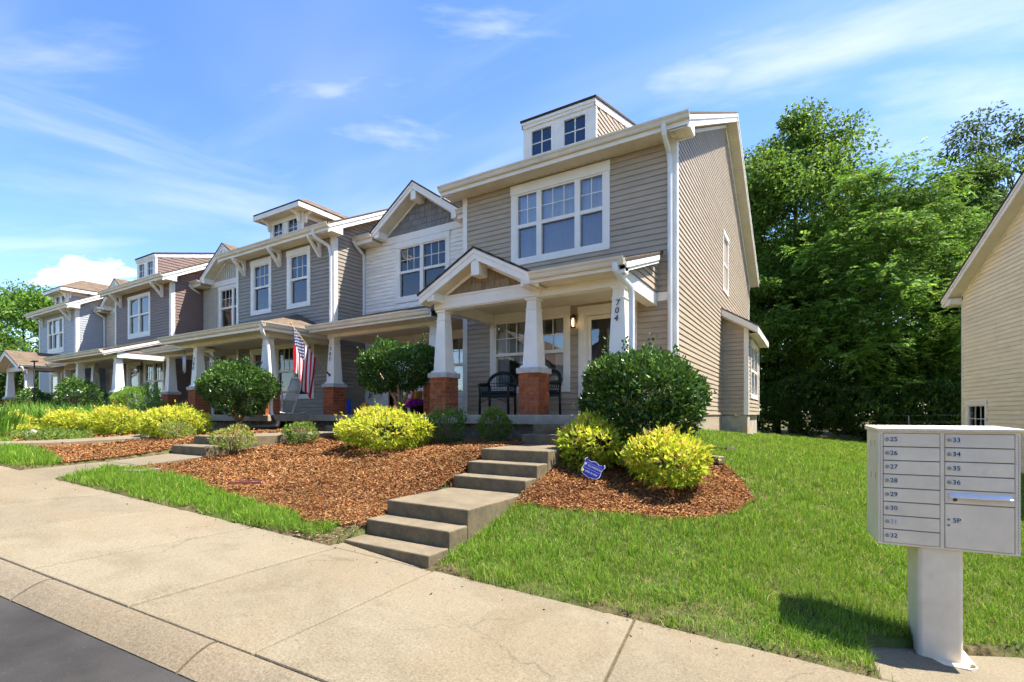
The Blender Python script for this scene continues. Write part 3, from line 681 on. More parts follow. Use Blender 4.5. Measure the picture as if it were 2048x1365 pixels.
def setback_house(label, x0, x1, m, win, low, door, gable_m, near, kind='shake', batten=False, dress='blind'):
    opens = [window_open(win['cols'], win['zl'], win['zt'])]; blk = [tuple(win['out'])]
    if low: opens.append(window_open(low['cols'], low['zl'], low['zt'])); blk.append(tuple(low['out']))
    if door: opens.append((door[0], door[1], -.02, door[2])); blk.append((door[0]-.12, door[1]+.12, -.1, door[2]+.12))
    h, fr, w = house_base(label, x0, x1, YS, m, main_s, opens)
    xc = (x0+x1)/2+.05; half = 1.67
    ztri = 5.17
    if batten:
        mb = MB(fr); x = x0+.2
        while x < x1-.1:
            for (za, zb) in ((.0, 5.0),):
                hit = [b for b in blk if b[0]-.02 < x < b[1]+.02]
                zs = 0.
                for b in sorted(hit, key=lambda b: b[2]):
                    if b[2] > zs: mb.box(x-.014, x+.014, 0, .016, zs, b[2])
                    zs = b[3]
                mb.box(x-.014, x+.014, 0, .016, zs, 4.95)
            x += .15
        mb.build('batten', m, w)['kind'] = 'stuff'
    else: siding(w, fr, x0+.02, x1-.02, 0, 4.95, blk, m, near)
    window(h, fr, *win['out'], win['cols'], win['zl'], win['zr'], win['zt'], dress=dress, panes=near, grid=win.get('grid', (3, 2)))
    if low: window(h, fr, *low['out'], low['cols'], low['zl'], low['zr'], low['zt'], dress='blind', panes=near, screen=False)
    if door:
        a, b, zt = door; mb = MB(fr)
        mb.box(a-.12, a, 0, .034, 0, zt); mb.box(b, b+.12, 0, .034, 0, zt); mb.box(a-.13, b+.13, 0, .045, zt, zt+.12); mb.box(a, a+.07, -.05, .01, 0, zt); mb.box(b-.07, b, -.05, .01, 0, zt)
        dd = mb.build('door', M_TRIM, h); MB(fr).box(a+.07, b-.07, -.03, -.025, .1, zt).build('pane', M_GLASS, dd); MB(fr).box(a, b, -.5, -.47, 0, zt).build('room_recess', M_DARK, dd)
    # frieze band under the gable
    MB(fr).box(xc-half+.12, xc+half-.12, .002, .032, 4.97, ztri).build('frieze', M_TRIM, h)
    MB(fr).box(x0+.02, x1-.02, -.1, -.006, 5.09, 5.3).build('wall', m, h)
    front_gable(h, xc, half, 10.12, 5.25, 6.38, YS-.005, ztri, gable_m, kind)
    # short eaves either side of the gable
    for (a, b) in ((x0+.02, xc-half+.12), (xc+half-.12, x1-.35)):
        MB(fr).box(a, b, 0, .42, 5.02, 5.04).build('soffit', M_SOFFG, h); MB(fr).box(a, b, .42, .442, 5.0, 5.19).build('fascia', M_TRIM, h); gutter(h, fr, a, b, 5.22, .442)
    for a, b, ye in ((x0, xc-half+.1, 10.07), (xc-half+.1, xc+half-.1, YS+.12), (xc+half-.1, x1, 10.07)):
        roof_slab(h, [(a, ye, main_s(ye)), (b, ye, main_s(ye)), (b, YR, main_s(YR)), (a, YR, main_s(YR))], .05)
    roof_slab(h, [(x1, 2*YR-10.07, main_s(10.07)), (x0, 2*YR-10.07, main_s(10.07)), (x0, YR, main_s(YR)), (x1, YR, main_s(YR))], .05)
    downspout(h, [(x0+.17, 10.0, 5.1), (x0+.17, 10.08, 5.0), (x0+.09, 10.46, 4.82), (x0+.07, 10.47, 4.6), (x0+.07, 10.47, 2.9)])
    return h, fr
def Wn(o0, o1, cols, z0=3.22, z1=4.99, zl=3.37, zr=(4.06, 4.13), zt=4.77, **k): return dict(out=[o0, o1, z0, z1], cols=cols, zl=zl, zr=zr, zt=zt, **k)
def Lw(o0, o1, cols): return dict(out=[o0, o1, .477, 2.252], cols=cols, zl=.616, zr=(1.305, 1.372), zt=2.03)
# --- house 704: taupe, nearest
X0, X1 = -7.08, -2.19
h704, f704 = forward_house('taupe townhouse numbered 704, nearest, with gabled porch and small square dormer', X0, X1, M_TAUPE,
    [Wn(-5.745, -3.46, [(-5.576, -5.11), (-4.989, -4.217), (-4.096, -3.618)], 3.28, 5.04, 3.43, (4.09, 4.17), 4.80, grids=[(2, 2), (3, 2), (2, 2)])],
    Lw(-6.306, -4.32, [(-6.151, -5.37), (-5.25, -4.472)]), (-3.99, -3.057, 2.06), (-5.56, -3.86, 9.6, 6.52, .275, '', 'shed'), True, end=True)
lantern(h704, -4.205, 9.28, 1.90, True)
fe = Frame(X1, 0, R(90))                                # its end wall
ew = (14.75, 15.75, 3.45, 5.15); ecols = [(14.87, 15.63)]
def clip704(z):
    if z < 5.1: return (YF+.11, 21.2)
    ya = 8.93+(z+.20-5.26)/RS; return (max(YF+.11, ya), min(21.2, 2*YR-ya))
wend = wall_core(h704, fe, YF+.05, 21.2, -.1, 5.0, [window_open(ecols, 3.58, 4.98)], M_TAUPE)
siding(wend, fe, YF+.11, 21.2, 0, 8.5, [(*ew[:2], *ew[2:]), (14.72, 17.75, -.2, 2.35)], M_TAUPE, True, clip704)
window(h704, fe, *ew, ecols, 3.58, (4.24, 4.31), 4.98, panes=True, dress='blind')
mb = MB()                                               # frieze boards under the rakes
for sg in (1, -1):
    q = [(YR-sg*6.2, main_f(YR-6.2)-.28), (YR, main_f(YR)-.28), (YR, main_f(YR)-.46), (YR-sg*6.2, main_f(YR-6.2)-.46)]
    if sg > 0: q = [(y, z+(0 if k < 2 else .10)) for k, (y, z) in enumerate(q)]
    mb.prism([(X1+.002, y, z) for y, z in q], [(X1+.03, y, z) for y, z in q])
mb.build('frieze', M_TRIM, h704)
MB().box(X1-.3, X1-.02, YF+.15, 21.1, -1.2, -.03).build('foundation', M_FOUND, h704)
MB().box(X0, X1-.3, YF+.06, YF+.2, -1.2, -.03).build('foundation', M_FOUND, h704)
corner_board(h704, X1, X1+.026, 21.08, 21.22, 0, 5.05)
# bay on the end wall
BX, BY0, BY1 = -1.545, 14.72, 17.75
fb = Frame(0, BY0, 0); fc = Frame(BX, 0, R(90))
bw = wall_core(h704, fb, X1, BX, 0, 2.42, [], M_TAUPE); siding(bw, fb, X1+.02, BX-.09, 0, 2.35, [], M_TAUPE, True)
MB(fb).box(X1+.002, X1+.03, 0, .022, 0, 2.45).build('corner_board', M_TAUPE, h704)
bo = (15.25, 17.25, .46, 2.12); bcols = [(15.40, 16.22), (16.30, 17.10)]
bw2 = wall_core(h704, fc, BY0, BY1, 0, 2.3, [window_open(bcols, .60, 1.95)], M_TAUPE); siding(bw2, fc, BY0+.1, BY1-.1, 0, 2.25, [bo], M_TAUPE, True)
window(h704, fc, *bo, bcols, .60, (1.24, 1.31), 1.95, panes=True, dress='blind', grid=(2, 2))
corner_board(h704, BX-.09, BX, BY0-.028, BY0-.001, 0, 2.35); corner_board(h704, BX, BX+.026, BY0-.028, BY0+.1, 0, 2.3); corner_board(h704, BX, BX+.026, BY1-.1, BY1, 0, 2.3)
MB().box(BX-.1, BX, BY1-.1, BY1, 0, 2.3).build('wall', M_TAUPE, h704)
roof_slab(h704, [(BX+.28, BY1+.25, 2.37), (BX+.28, BY0-.25, 2.37), (X1, BY0-.25, 2.93), (X1, BY1+.25, 2.93)], .03)
q = [(X1+.02, 2.88), (BX+.27, 2.33), (BX+.27, 2.17), (X1+.02, 2.70)]
MB().prism([(x, BY0-.25, z) for x, z in q], [(x, BY0-.22, z) for x, z in q]).build('rake_board', M_TRIM, h704)
MB().prism([(x, BY0-.22, z) for x, z in ((X1+.02, 2.68), (BX+.24, 2.19), (BX+.24, 2.17), (X1+.02, 2.66))], [(x, BY0-.005, z) for x, z in ((X1+.02, 2.68), (BX+.24, 2.19), (BX+.24, 2.17), (X1+.02, 2.66))]).build('soffit', M_SOFF, h704)
MB().prism([(X1, BY0, 2.4), (BX, BY0, 2.3), (BX, BY0, 2.42), (X1, BY0, 2.9)], [(X1, BY0+.05, 2.4), (BX, BY0+.05, 2.3), (BX, BY0+.05, 2.42), (X1, BY0+.05, 2.9)]).build('wall', M_TAUPE, h704)
MB().box(BX+.25, BX+.275, BY0-.219, BY1+.25, 2.16, 2.33).build('fascia', M_TRIM, h704); MB().box(BX, BX+.25, BY0, BY1+.2, 2.17, 2.19).build('soffit', M_SOFF, h704)
MB().box(X1-.02, BX-.16, BY0+.02, BY1-.02, -1.3, -.02).build('foundation', M_FOUND, h704); MB().box(BX-.16, BX-.004, BY0-.0, BY0+.55, -1.3, -.021).build('foundation', M_FOUND, h704); MB().box(BX-.16, BX-.05, BY0+.55, BY1, -1.3, -.022).build('foundation', M_FOUND, h704)
# porch of 704
porch_floor(h704, -7.05, -2.3, 7.45, 9.4)
porch_column(h704, -6.27, 7.69, 0, 2.05); c2 = porch_column(h704, -4.24, 7.69, 0, 2.05); c3 = porch_column(h704, -2.66, 7.69, 0, 2.05)
for i, ch in enumerate('704'): facetext('numeral', ch, .135, (-2.665-.010*i, 7.69-.122-.0068*i, 1.77-.122*i), 0, c3, M_TXT, .12)
beam(h704, [(-6.40, 7.69, -2.53, 7.69)]); beam(h704, [(-2.63, 7.79, -2.63, 9.39), (-6.30, 7.79, -6.30, 9.39)])
MB().box(-6.2, -2.73, 7.79, 9.39, 2.252, 2.27).build('porch_ceiling', M_SOFFG, h704)
MB().box(-4.2, -2.53, 7.22, 7.585, 2.19, 2.205).build('soffit', M_SOFFG, h704)
MB().box(-6.42, -4.05, 7.565, 7.589, 2.07, 2.30).build('frieze', M_TRIM, h704); MB().box(-6.42, -4.0, 7.545, 7.564, 2.275, 2.305).build('frieze', M_TRIM, h704)
M_SHAKE = mat('tan shake', (.30, .215, .125), .9, .2, 9, .6, 60, .15, .16, stretch=(4, 4, .6)); M_SHAKEG = mat('grey shake', (.245, .235, .225), .9, .12, 9, .5, 60, .15, .08, stretch=(4, 4, .6))
front_gable(h704, -5.23, 1.31, 7.26, 2.345, 3.02, 7.58, 2.305, M_SHAKE, 'shake', single=True, back=1.85)
shed_roof(h704, -4.0, -2.42, 7.2, 9.4, 2.345, 3.07, right_rake=True)
MB().box(-2.50, -2.42, 7.2, 7.36, 2.13, 2.30).build('eave_return', M_TRIM, h704)
fp = Frame(-2.53, 0, R(90))
def clipP(z):
    ya = 7.2+(z+.18-2.345)/.3295; return (max(7.6, ya), 9.36)
pw = MB().prism([(-2.6, 7.6, 2.3), (-2.6, 9.38, 2.3), (-2.6, 9.38, 2.93), (-2.6, 7.6, 2.36)], [(-2.54, 7.6, 2.3), (-2.54, 9.38, 2.3), (-2.54, 9.38, 2.93), (-2.54, 7.6, 2.36)]).build('wall', M_TAUPE, h704)
siding(pw, fp, 7.6, 9.36, 2.30, 3.0, [], M_TAUPE, True, clipP)
MB(f704).box(-2.52, X1-.13, .02, .045, 2.13, 2.29).build('frieze', M_TRIM, h704)
MB().box(-2.545, -2.52, 9.33, 9.38, 2.29, 2.9).build('corner_board', M_TAUPE, h704)
downspout(h704, [(-2.55, 7.14, 2.27), (-2.55, 7.14, 2.16), (-2.43, 7.52, 1.97), (-2.43, 7.56, 1.86), (-2.43, 7.56, -.5)])
downspout(h704, [(-2.29, 8.92, 5.16), (-2.29, 8.94, 4.99), (-2.30, 9.34, 4.84), (-2.28, 9.335, 4.6), (-2.28, 9.335, -.5)])
# --- house 702: white, set back
h702, f702 = setback_house('white townhouse numbered 702, set back, with grey shake gable over the upper window', -11.73, -7.08, M_WHITE_S,
    Wn(-10.375, -8.38, [(-10.2, -9.446), (-9.319, -8.539)], 3.217, 4.955, 3.391, (4.05, 4.122), 4.755), Lw(-9.35, -7.45, [(-9.2, -8.45), (-8.35, -7.6)]), (-10.75, -9.85, 2.05), M_SHAKEG, True)
porch_floor(h702, -11.7, -7.1, 8.59, YS)
c = porch_column(h702, -10.94, 8.83, 0, 2.05); porch_column(h702, -7.45, 8.83, 0, 2.05)
for i, ch in enumerate('702'): facetext('numeral', ch, .13, (-10.95-.008*i, 8.83-.124-.0072*i, 1.735-.130*i), 0, c, M_TXT, .12)
beam(h702, [(-11.1, 8.83, -7.15, 8.83)]); beam(h702, [(-10.94, 8.93, -10.94, YS-.01)])
MB().box(-10.84, -7.12, 8.93, YS-.03, 2.252, 2.27).build('porch_ceiling', M_SOFFG, h702)
MB().box(-11.2, -7.1, 8.27, 8.73, 2.13, 2.145).build('soffit', M_SOFFG, h702)
shed_roof(h702, -11.22, -7.1, 8.25, YS, 2.29, 3.05)
lantern(h702, -9.62, 10.40, 1.80, False)
# --- house 700: grey
h700, f700 = forward_house('grey townhouse numbered 700 with hipped dormer and three eave brackets', -16.55, -11.66, M_GREY,
    [Wn(-15.71, -14.6, [(-15.52, -14.75)]), Wn(-13.8, -12.69, [(-13.61, -12.85)])], Lw(-14.40, -12.52, [(-14.25, -13.50), (-13.42, -12.67)]), (-15.6, -14.75, 1.98), (-15.17, -13.54, 9.7, 6.42, 0., '', 'hip'), True, (-16.02, -14.12, -12.22), door_m=M_DOORR)
porch_floor(h700, -16.5, -11.75, 7.45, 9.4)
cA = porch_column(h700, -15.55, 7.69, 0, 2.0, 1); porch_column(h700, -12.1, 7.69, 0, 2.0, 1)
for i, ch in enumerate('700'): facetext('numeral', ch, .15, (-15.56-.008*i, 7.69-.128-.0105*i, 1.62-.13*i), 0, cA, M_TXT, .2)
beam(h700, [(-16.5, 7.69, -11.9, 7.69)], z0=2.0, z1=2.2); beam(h700, [(-12.0, 7.79, -12.0, 9.39)], z0=2.0, z1=2.2)
MB().box(-16.5, -12.1, 7.79, 9.39, 2.17, 2.19).build('porch_ceiling', M_SOFFG, h700)
MB().box(-16.5, -11.5, 7.17, 7.59, 2.09, 2.105).build('soffit', M_SOFFG, h700); MB().box(-11.9, -11.5, 7.59, 9.39, 2.09, 2.105).build('soffit', M_SOFFY, h700)
roof_slab(h700, [(-16.55, 7.15, 2.26), (-11.46, 7.15, 2.26), (-13.3, 9.4, 3.04), (-16.55, 9.4, 3.04)], .03)
roof_slab(h700, [(-11.46, 7.15, 2.26), (-11.46, 9.4, 2.26), (-13.3, 9.4, 3.04)], .03)
f7 = Frame(0, 7.15, 0); MB(f7).box(-16.55, -11.46, -.022, 0, 2.08, 2.23).build('fascia', M_TRIM, h700); gutter(h700, f7, -16.6, -11.36, 2.27, 0)
f7s = Frame(-11.46, 0, R(90)); MB(f7s).box(7.15, 9.3, -.022, 0, 2.08, 2.23).build('fascia', M_TRIM, h700); gutter(h700, f7s, 7.06, 9.3, 2.27, 0)
downspout(h700, [(-11.46, 7.10, 2.2), (-11.46, 7.12, 2.02), (-11.62, 7.34, 1.88), (-11.61, 7.38, 1.6), (-11.50, 7.38, .5), (-11.50, 7.38, .06), (-11.38, 7.36, -.06)])
downspout(h700, [(-11.95, 8.92, 5.16), (-11.95, 8.94, 4.99), (-11.80, 9.34, 4.8), (-11.72, 9.335, 4.5), (-11.72, 9.335, 2.3)])
# --- house 698: beige board and batten
h698, f698 = setback_house('beige board-and-batten townhouse with front gable between the grey and brown houses', -21.1, -16.55, M_BEIGE,
    Wn(-19.78, -17.80, [(-19.60, -18.86), (-18.74, -17.98)], 3.22, 4.94), Lw(-19.2, -17.4, [(-19.05, -18.35), (-18.25, -17.55)]), (-20.5, -19.6, 2.05), M_BEIGE, False, 'batten', True, 'blind')
porch_floor(h698, -21.0, -16.6, 8.59, YS)
c = porch_column(h698, -16.85, 8.83, 0, 2.05, 1); porch_column(h698, -19.75, 8.83, 0, 2.05, 1)
for i, ch in enumerate('698'): facetext('numeral', ch, .17, (-16.86, 8.83-.130-.0105*i, 1.66-.15*i), 0, c, M_TXT, .1)
beam(h698, [(-19.95, 8.83, -16.65, 8.83)]); beam(h698, [(-19.75, 8.93, -19.75, YS-.01)])
MB().box(-19.65, -16.6, 8.93, YS-.03, 2.252, 2.27).build('porch_ceiling', M_SOFFG, h698); MB().box(-20.3, -16.6, 8.27, 8.73, 2.13, 2.145).build('soffit', M_SOFFG, h698)
shed_roof(h698, -20.35, -16.57, 8.25, YS, 2.29, 3.05)
downspout(h698, [(-16.7, 8.2, 2.2), (-16.7, 8.25, 2.05), (-16.6, 8.62, 1.85), (-16.58, 8.64, 1.6), (-16.58, 8.64, -.4)])
# --- house 696: brown
h696, f696 = forward_house('dark brown townhouse with small square dormer and two eave brackets', -25.86, -20.97, M_BROWN,
    [Wn(-24.62, -22.64, [(-24.45, -23.68), (-23.56, -22.8)], 3.16, 4.92, dress='shade', grid=(1, 1))], Lw(-23.2, -21.5, [(-23.05, -22.4), (-22.3, -21.65)]), (-24.6, -23.65, 2.06), (-24.35, -22.75, 9.6, 6.52, .275, '', 'shed'), False, (-25.2, -21.6))
porch_floor(h696, -25.8, -20.9, 7.45, 9.4)
porch_column(h696, -20.95, 7.69, 0, 2.0, 1); porch_column(h696, -24.3, 7.69, 0, 2.0, 1)
beam(h696, [(-25.7, 7.69, -20.75, 7.69)], z0=2.0, z1=2.2); beam(h696, [(-20.85, 7.79, -20.85, 9.39)], z0=2.0, z1=2.2)
MB().box(-25.8, -20.95, 7.79, 9.39, 2.17, 2.19).build('porch_ceiling', M_SOFFG, h696); MB().box(-25.8, -20.8, 7.17, 7.59, 2.07, 2.085).build('soffit', M_SOFFG, h696)
shed_roof(h696, -25.9, -20.70, 7.15, 9.4, 2.24, 2.99, right_rake=True)
pw = MB().prism([(-20.8, 7.7, 2.2), (-20.8, 9.38, 2.2), (-20.8, 9.38, 2.85), (-20.8, 7.7, 2.3)], [(-20.76, 7.7, 2.2), (-20.76, 9.38, 2.2), (-20.76, 9.38, 2.85), (-20.76, 7.7, 2.3)]).build('wall', M_BROWN, h696)
siding(pw, Frame(-20.757, 0, R(90)), 7.7, 9.37, 2.2, 2.9, [], M_BROWN, False, lambda z: (max(7.7, 7.15+(z+.18-2.24)/.333), 9.36))
lantern(h696, -23.45, 9.28, 1.85, False)
# --- house 694: cream, mostly hidden
h694, f694 = setback_house('narrow cream townhouse wall and gable between the brown and pale grey houses', -30.15, -25.86, M_CREAM,
    Wn(-28.9, -27.1, [(-28.7, -28.06), (-27.94, -27.3)], 3.22, 4.94), None, (-29.4, -28.5, 2.05), M_CREAM, False, 'batten', False, 'blind')
porch_floor(h694, -30.1, -25.9, 8.59, YS); porch_column(h694, -26.3, 8.83, 0, 2.05, 1); porch_column(h694, -29.4, 8.83, 0, 2.05, 1)
beam(h694, [(-29.6, 8.83, -26.1, 8.83)]); MB().box(-29.5, -26, 8.93, YS-.03, 2.252, 2.27).build('porch_ceiling', M_SOFFG, h694); shed_roof(h694, -29.8, -25.9, 8.25, YS, 2.29, 3.05)
# --- house 692: pale grey, farthest
h692, f692 = forward_house('pale grey townhouse at the far end with hipped dormer and front-gabled porch', -35.1, -30.15, M_BLUEGREY,
    [Wn(-33.84, -31.66, [(-33.66, -33.2), (-33.08, -32.36), (-32.24, -31.84)], 3.1, 4.86, grids=[(1, 1), (1, 1), (1, 1)], dress='blind')], Lw(-32.0, -30.7, [(-31.85, -30.85)]), (-33.4, -32.5, 2.06), (-34.0, -32.3, 9.7, 6.38, 0., '', 'hip'), False, (-34.5, -30.75))
porch_floor(h692, -33.3, -29.6, 7.45, 9.4)
porch_column(h692, -32.6, 7.69, 0, 2.0, 1); porch_column(h692, -29.95, 7.69, 0, 2.0, 1)
beam(h692, [(-32.8, 7.69, -29.7, 7.69)], z0=2.0, z1=2.2); beam(h692, [(-29.95, 7.79, -29.95, 9.39)], z0=2.0, z1=2.2)
MB().box(-32.5, -30.05, 7.79, 9.39, 2.17, 2.19).build('porch_ceiling', M_SOFFG, h692)
front_gable(h692, -31.3, 1.75, 7.2, 2.2, 2.92, 7.6, 2.2, M_BLUEGREY, 'batten', blocks=False, back=1.8)
gutter(h692, Frame(-29.52, 0, R(90)), 7.2, 9.4, 2.2, 0); downspout(h692, [(-29.46, 7.3, 2.1), (-29.5, 7.35, 1.95), (-29.75, 7.5, 1.8), (-29.75, 7.5, -.3)])
# --- the house across the side lawn
nx, ny = 3.61, 18.84; NA = math.atan2(-.983, .185); fn = Frame(nx, ny, NA)
hn = thing('neighbour_house', (nx, ny, -1.6), 'pale yellow house with bare gable end wall beyond the mailbox', 'house')
def nroof(s): return 3.36+.49*(s+.42) if s < 6 else 3.36+.49*(12-s+.42)
ncols = [(.39, 1.22)]; no = (.26, 1.35, -1.35, .38)
nw = wall_core(hn, fn, 0, 12, -2.2, 3.3, [window_open(ncols, -1.2, .23)], M_NEIGH)
q = [(0, -.1, 3.3), (12, -.1, 3.3), (12, -.1, nroof(12)-.3), (6, -.1, nroof(6)-.3), (0, -.1, nroof(0)-.3)]
MB(fn).prism(q, [(a, -.005, z) for a, b, z in q]).build('wall', M_NEIGH, hn)
def clipN(z):
    s_ = max(.07, (z+.11-3.36)/.49-.42); return (s_, 12-s_)
siding(nw, fn, .07, 11.9, -1.65, 6.2, [no], M_NEIGH, True, clipN)
window(hn, fn, *no, ncols, -1.2, (-.52, -.45), .23, dress='blind', header=.1)
MB(fn).box(0, .07, 0, .026, -1.7, 3.25).build('corner_board', M_TRIM, hn); MB(fn).box(0, .02, -8, 0, -2, 3.3).build('wall', M_NEIGH, hn)
mb = MB(fn)
for a, b in ((0, 6), (12, 6)): mb.prism([(a, .003, nroof(0)-.14), (b, .003, nroof(6)-.14), (b, .003, nroof(6)-.21), (a, .003, nroof(0)-.21)], [(a, .03, nroof(0)-.14), (b, .03, nroof(6)-.14), (b, .03, nroof(6)-.21), (a, .03, nroof(0)-.21)])
mb.build('frieze', M_NEIGH, hn)
A = fn.w((-.42, .33, 3.40)); B = fn.w((6, .33, 3.40+.49*6.42)); C_ = fn.w((12.42, .33, 3.40))
rake(hn, A, B, (fn.s, -fn.c, 0), .19, .03, overhang=.33); rake(hn, C_, B, (fn.s, -fn.c, 0), .19, .03, overhang=.33)
for (sa, sb) in ((-.45, 6), (12.45, 6)):
    za, zb = 3.36+.49*(.42-.45)+.06, 3.36+.49*6.42+.06
    roof_slab(hn, [fn.w((sa, .36, za)), fn.w((sa, -9, za)), fn.w((sb, -9, zb)), fn.w((sb, .36, zb))], .03)
MB(fn).box(-.42, 0, -.0, .30, 3.16, 3.18).build('soffit', M_SOFF, hn); MB(fn).box(-.42, .02, .02, .30, 3.18, 3.34).build('eave_return', M_TRIM, hn); gutter(hn, Frame(*fn.w((-.42, 0, 0))[:2], NA-math.pi/2), -8, .3, 3.36, .0, M_TRIM)
MB(fn).box(-.42, -.40, -8, 0, 3.15, 3.33).build('fascia', M_TRIM, hn)

# --- houses on the other side of the street (behind the viewpoint, mirrored in the windows)
for i, (xa, m_, lb) in enumerate(((-30, M_BEIGE, 'beige gabled house across the street mirrored in the left windows'), (-17.5, M_GREY, 'grey gabled house across the street mirrored in the porch windows'), (-5, M_BROWN, 'brown gabled house across the street behind the viewpoint'))):
    yo = -20.5+i*1.2; zo = -.9-.5*i; ho = thing('opposite_house', (xa, yo, zo), lb, 'house', 'houses across the street')
    f_ = Frame(xa+5, yo, math.pi); q = [(-5, 0, zo), (5, 0, zo), (5, 0, zo+5.6), (0, 0, zo+8.8), (-5, 0, zo+5.6)]
    MB(f_).prism([(a, -9, z) for a, b, z in q], q).build('wall', m_, ho)
    for s_ in (-1, 1): roof_slab(ho, [f_.w((s_*5.4, .4, zo+5.4)), f_.w((s_*5.4, -9.3, zo+5.4)), f_.w((0, -9.3, zo+8.95)), f_.w((0, .4, zo+8.95))], .1)
    for (a, b, c, d) in ((-4, -2.2, 1.2, 2.7), (1.6, 3.8, 1.0, 2.8), (-3.8, -2.0, 4, 5.4), (1.8, 3.6, 4, 5.4)):
        w_ = MB(f_).box(a-.12, b+.12, 0, .04, zo+c-.12, zo+d+.12).build('window', M_TRIM, ho); MB(f_).box(a, b, .04, .05, zo+c, zo+d).build('pane', M_DORM, w_)
    MB(f_).box(-.55, .45, 0, .05, zo+.3, zo+2.4).build('door', M_DOORR, ho)
# ------------------------------------------------------------------ terrain
def S_plane(x, y):                                      # the sidewalk's plane: climbs to the left
    x = np.maximum(np.asarray(x, float), -12.5+0*np.asarray(x, float)); x = np.minimum(x, 14)
    return -1.4-.0797*x-.0580*np.asarray(y, float)
SD = np.array([.9888, .1495]); SN = np.array([-.1495, .9888])       # along and across the sidewalk (SN towards the houses)
def tn(x, y): return x*SD[0]+y*SD[1], x*SN[0]+y*SN[1]
def xy(t, n): return t*SD[0]+n*SN[0], t*SD[1]+n*SN[1]
N_BACK = tn(-2.89, 3.35)[1]; N_KERB = tn(-2.07, 1.62)[1]; N_ROAD = N_KERB-.23
CP = np.array([
 (-2.9, 3.45, -1.29), (-.5, 3.8, -1.53), (1.5, 4.15, -1.72), (4, 4.6, -1.96), (8, 5.2, -2.3), (14, 6, -2.7),
 (-5, 3.1, -1.15), (-7, 2.8, -.98), (-9, 2.5, -.80), (-12, 2.1, -.55), (-20, 1.2, -.45), (-35, -1, -.4),
 (-4.15, 3.9, -1.08), (-4.15, 4.6, -.97), (-4.1, 5.4, -.66), (-4.1, 6.2, -.5), (-4.4, 7.2, -.46),
 (-6.5, 6.1, -.64), (-6, 7.2, -.5), (-7.5, 5, -.76), (-6, 4.2, -.94), (-8.3, 6.5, -.5), (-9, 8.2, -.42),
 (-8.6, 2.6, -.80), (-9.3, 4.0, -.70), (-9.9, 5.2, -.44), (-11, 7.4, -.38), (-11.5, 4.5, -.6), (-12, 7, -.40), (-14, 7.1, -.42), (-13, 3, -.56), (-13.3, 5.5, -.5),
 (-18, 7, -.40), (-25, 7, -.32), (-34, 7, -.22), (-20, 4, -.5), (-30, 4, -.35), (-45, 6, -.2), (-45, 20, 0), (-16, 4.5, -.5),
 (-2.8, 3.95, -1.24), (-2.8, 4.9, -.98), (-2.8, 5.7, -.74), (-2.8, 6.7, -.56), (-1.7, 5.0, -1.08), (-1.5, 5.9, -.88), (-2.45, 6.2, -.72), (-.66, 6.25, -1.0), (-2, 7, -.6), (-2.2, 8.5, -.42),
 (-2.19, 11.4, -.38), (-1.5, 14.7, -.56), (-1.5, 18, -.66), (0, 10, -.80), (1, 14, -1.0), (0, 22, -.95), (3, 20, -1.2), (3, 8, -1.5), (8, 12, -1.9), (8, 25, -1.6), (-3, 28, -.9), (-20, 26, -.6), (-35, 26, -.3), (-5, 12, -.5), (-20, 12, -.4), (-35, 12, -.3),
 (-1.9, 4.2, -1.31), (0, 5, -1.45), (14, 30, -1.6), (1.0, 4.9, -1.70), (0.4, 4.3, -1.66), (-10, 14, -.5), (-5, 9, -.45), (-10, 10, -.45), (-28, 9, -.35)])
def tps_fit(P):
    n = len(P); d = np.linalg.norm(P[:, None, :2]-P[None, :, :2], axis=2); K = np.where(d > 0, d*d*np.log(d+1e-9), 0)+np.eye(n)*.02
    A = np.zeros((n+3, n+3)); A[:n, :n] = K; A[:n, n] = 1; A[:n, n+1:] = P[:, :2]; A[n, :n] = 1; A[n+1:, :n] = P[:, :2].T
    return np.linalg.solve(A, np.concatenate([P[:, 2], [0, 0, 0]]))
TW = tps_fit(CP)
def land(x, y):
    x = np.clip(np.asarray(x, float), -45, 14); y = np.clip(np.asarray(y, float), -1, 30); sh = x.shape; x = x.ravel(); y = y.ravel(); r = np.empty(len(x))
    for i in range(0, len(x), 40000):
        xs, ys = x[i:i+40000], y[i:i+40000]; d2 = (xs[:, None]-CP[None, :, 0])**2+(ys[:, None]-CP[None, :, 1])**2
        r[i:i+40000] = (.5*d2*np.log(d2+1e-12))@TW[:-3]+TW[-3]+TW[-2]*xs+TW[-1]*ys
    return r.reshape(sh)
def ground(x, y):
    x = np.asarray(x, float); y = np.asarray(y, float); t, n = tn(x, y)
    g = land(x, y); s = S_plane(x, y)
    k = np.clip((n-N_BACK-.02)/.35, 0, 1); near = s+.015+.02*np.clip((n-N_BACK)/.05, 0, 1)
    z = near*(1-k*k*(3-2*k))+g*(k*k*(3-2*k))
    cut = ((x > -3.94) & (x < -2.95) & (y > 3.42) & (y < 7.6)) | ((x > -4.02) & (x < -2.9) & (n > N_BACK-.1) & (y < 3.42)) | ((t > .99) & (t < 4.5) & (n > N_BACK-.1) & (n < N_BACK+np.minimum(.56+(t-.97)*.43, 1.25))); cut |= (np.abs(x+9.16) < .47) & (y > 2.2) & (y < 8); z = np.where(cut, z-.35, z)
    z = np.where(n < N_BACK-.03, s-.14, z); z = np.where(n < N_KERB, s-.30, z)
    return z
def gz(x, y): return float(ground(np.array([x]), np.array([y]))[0])
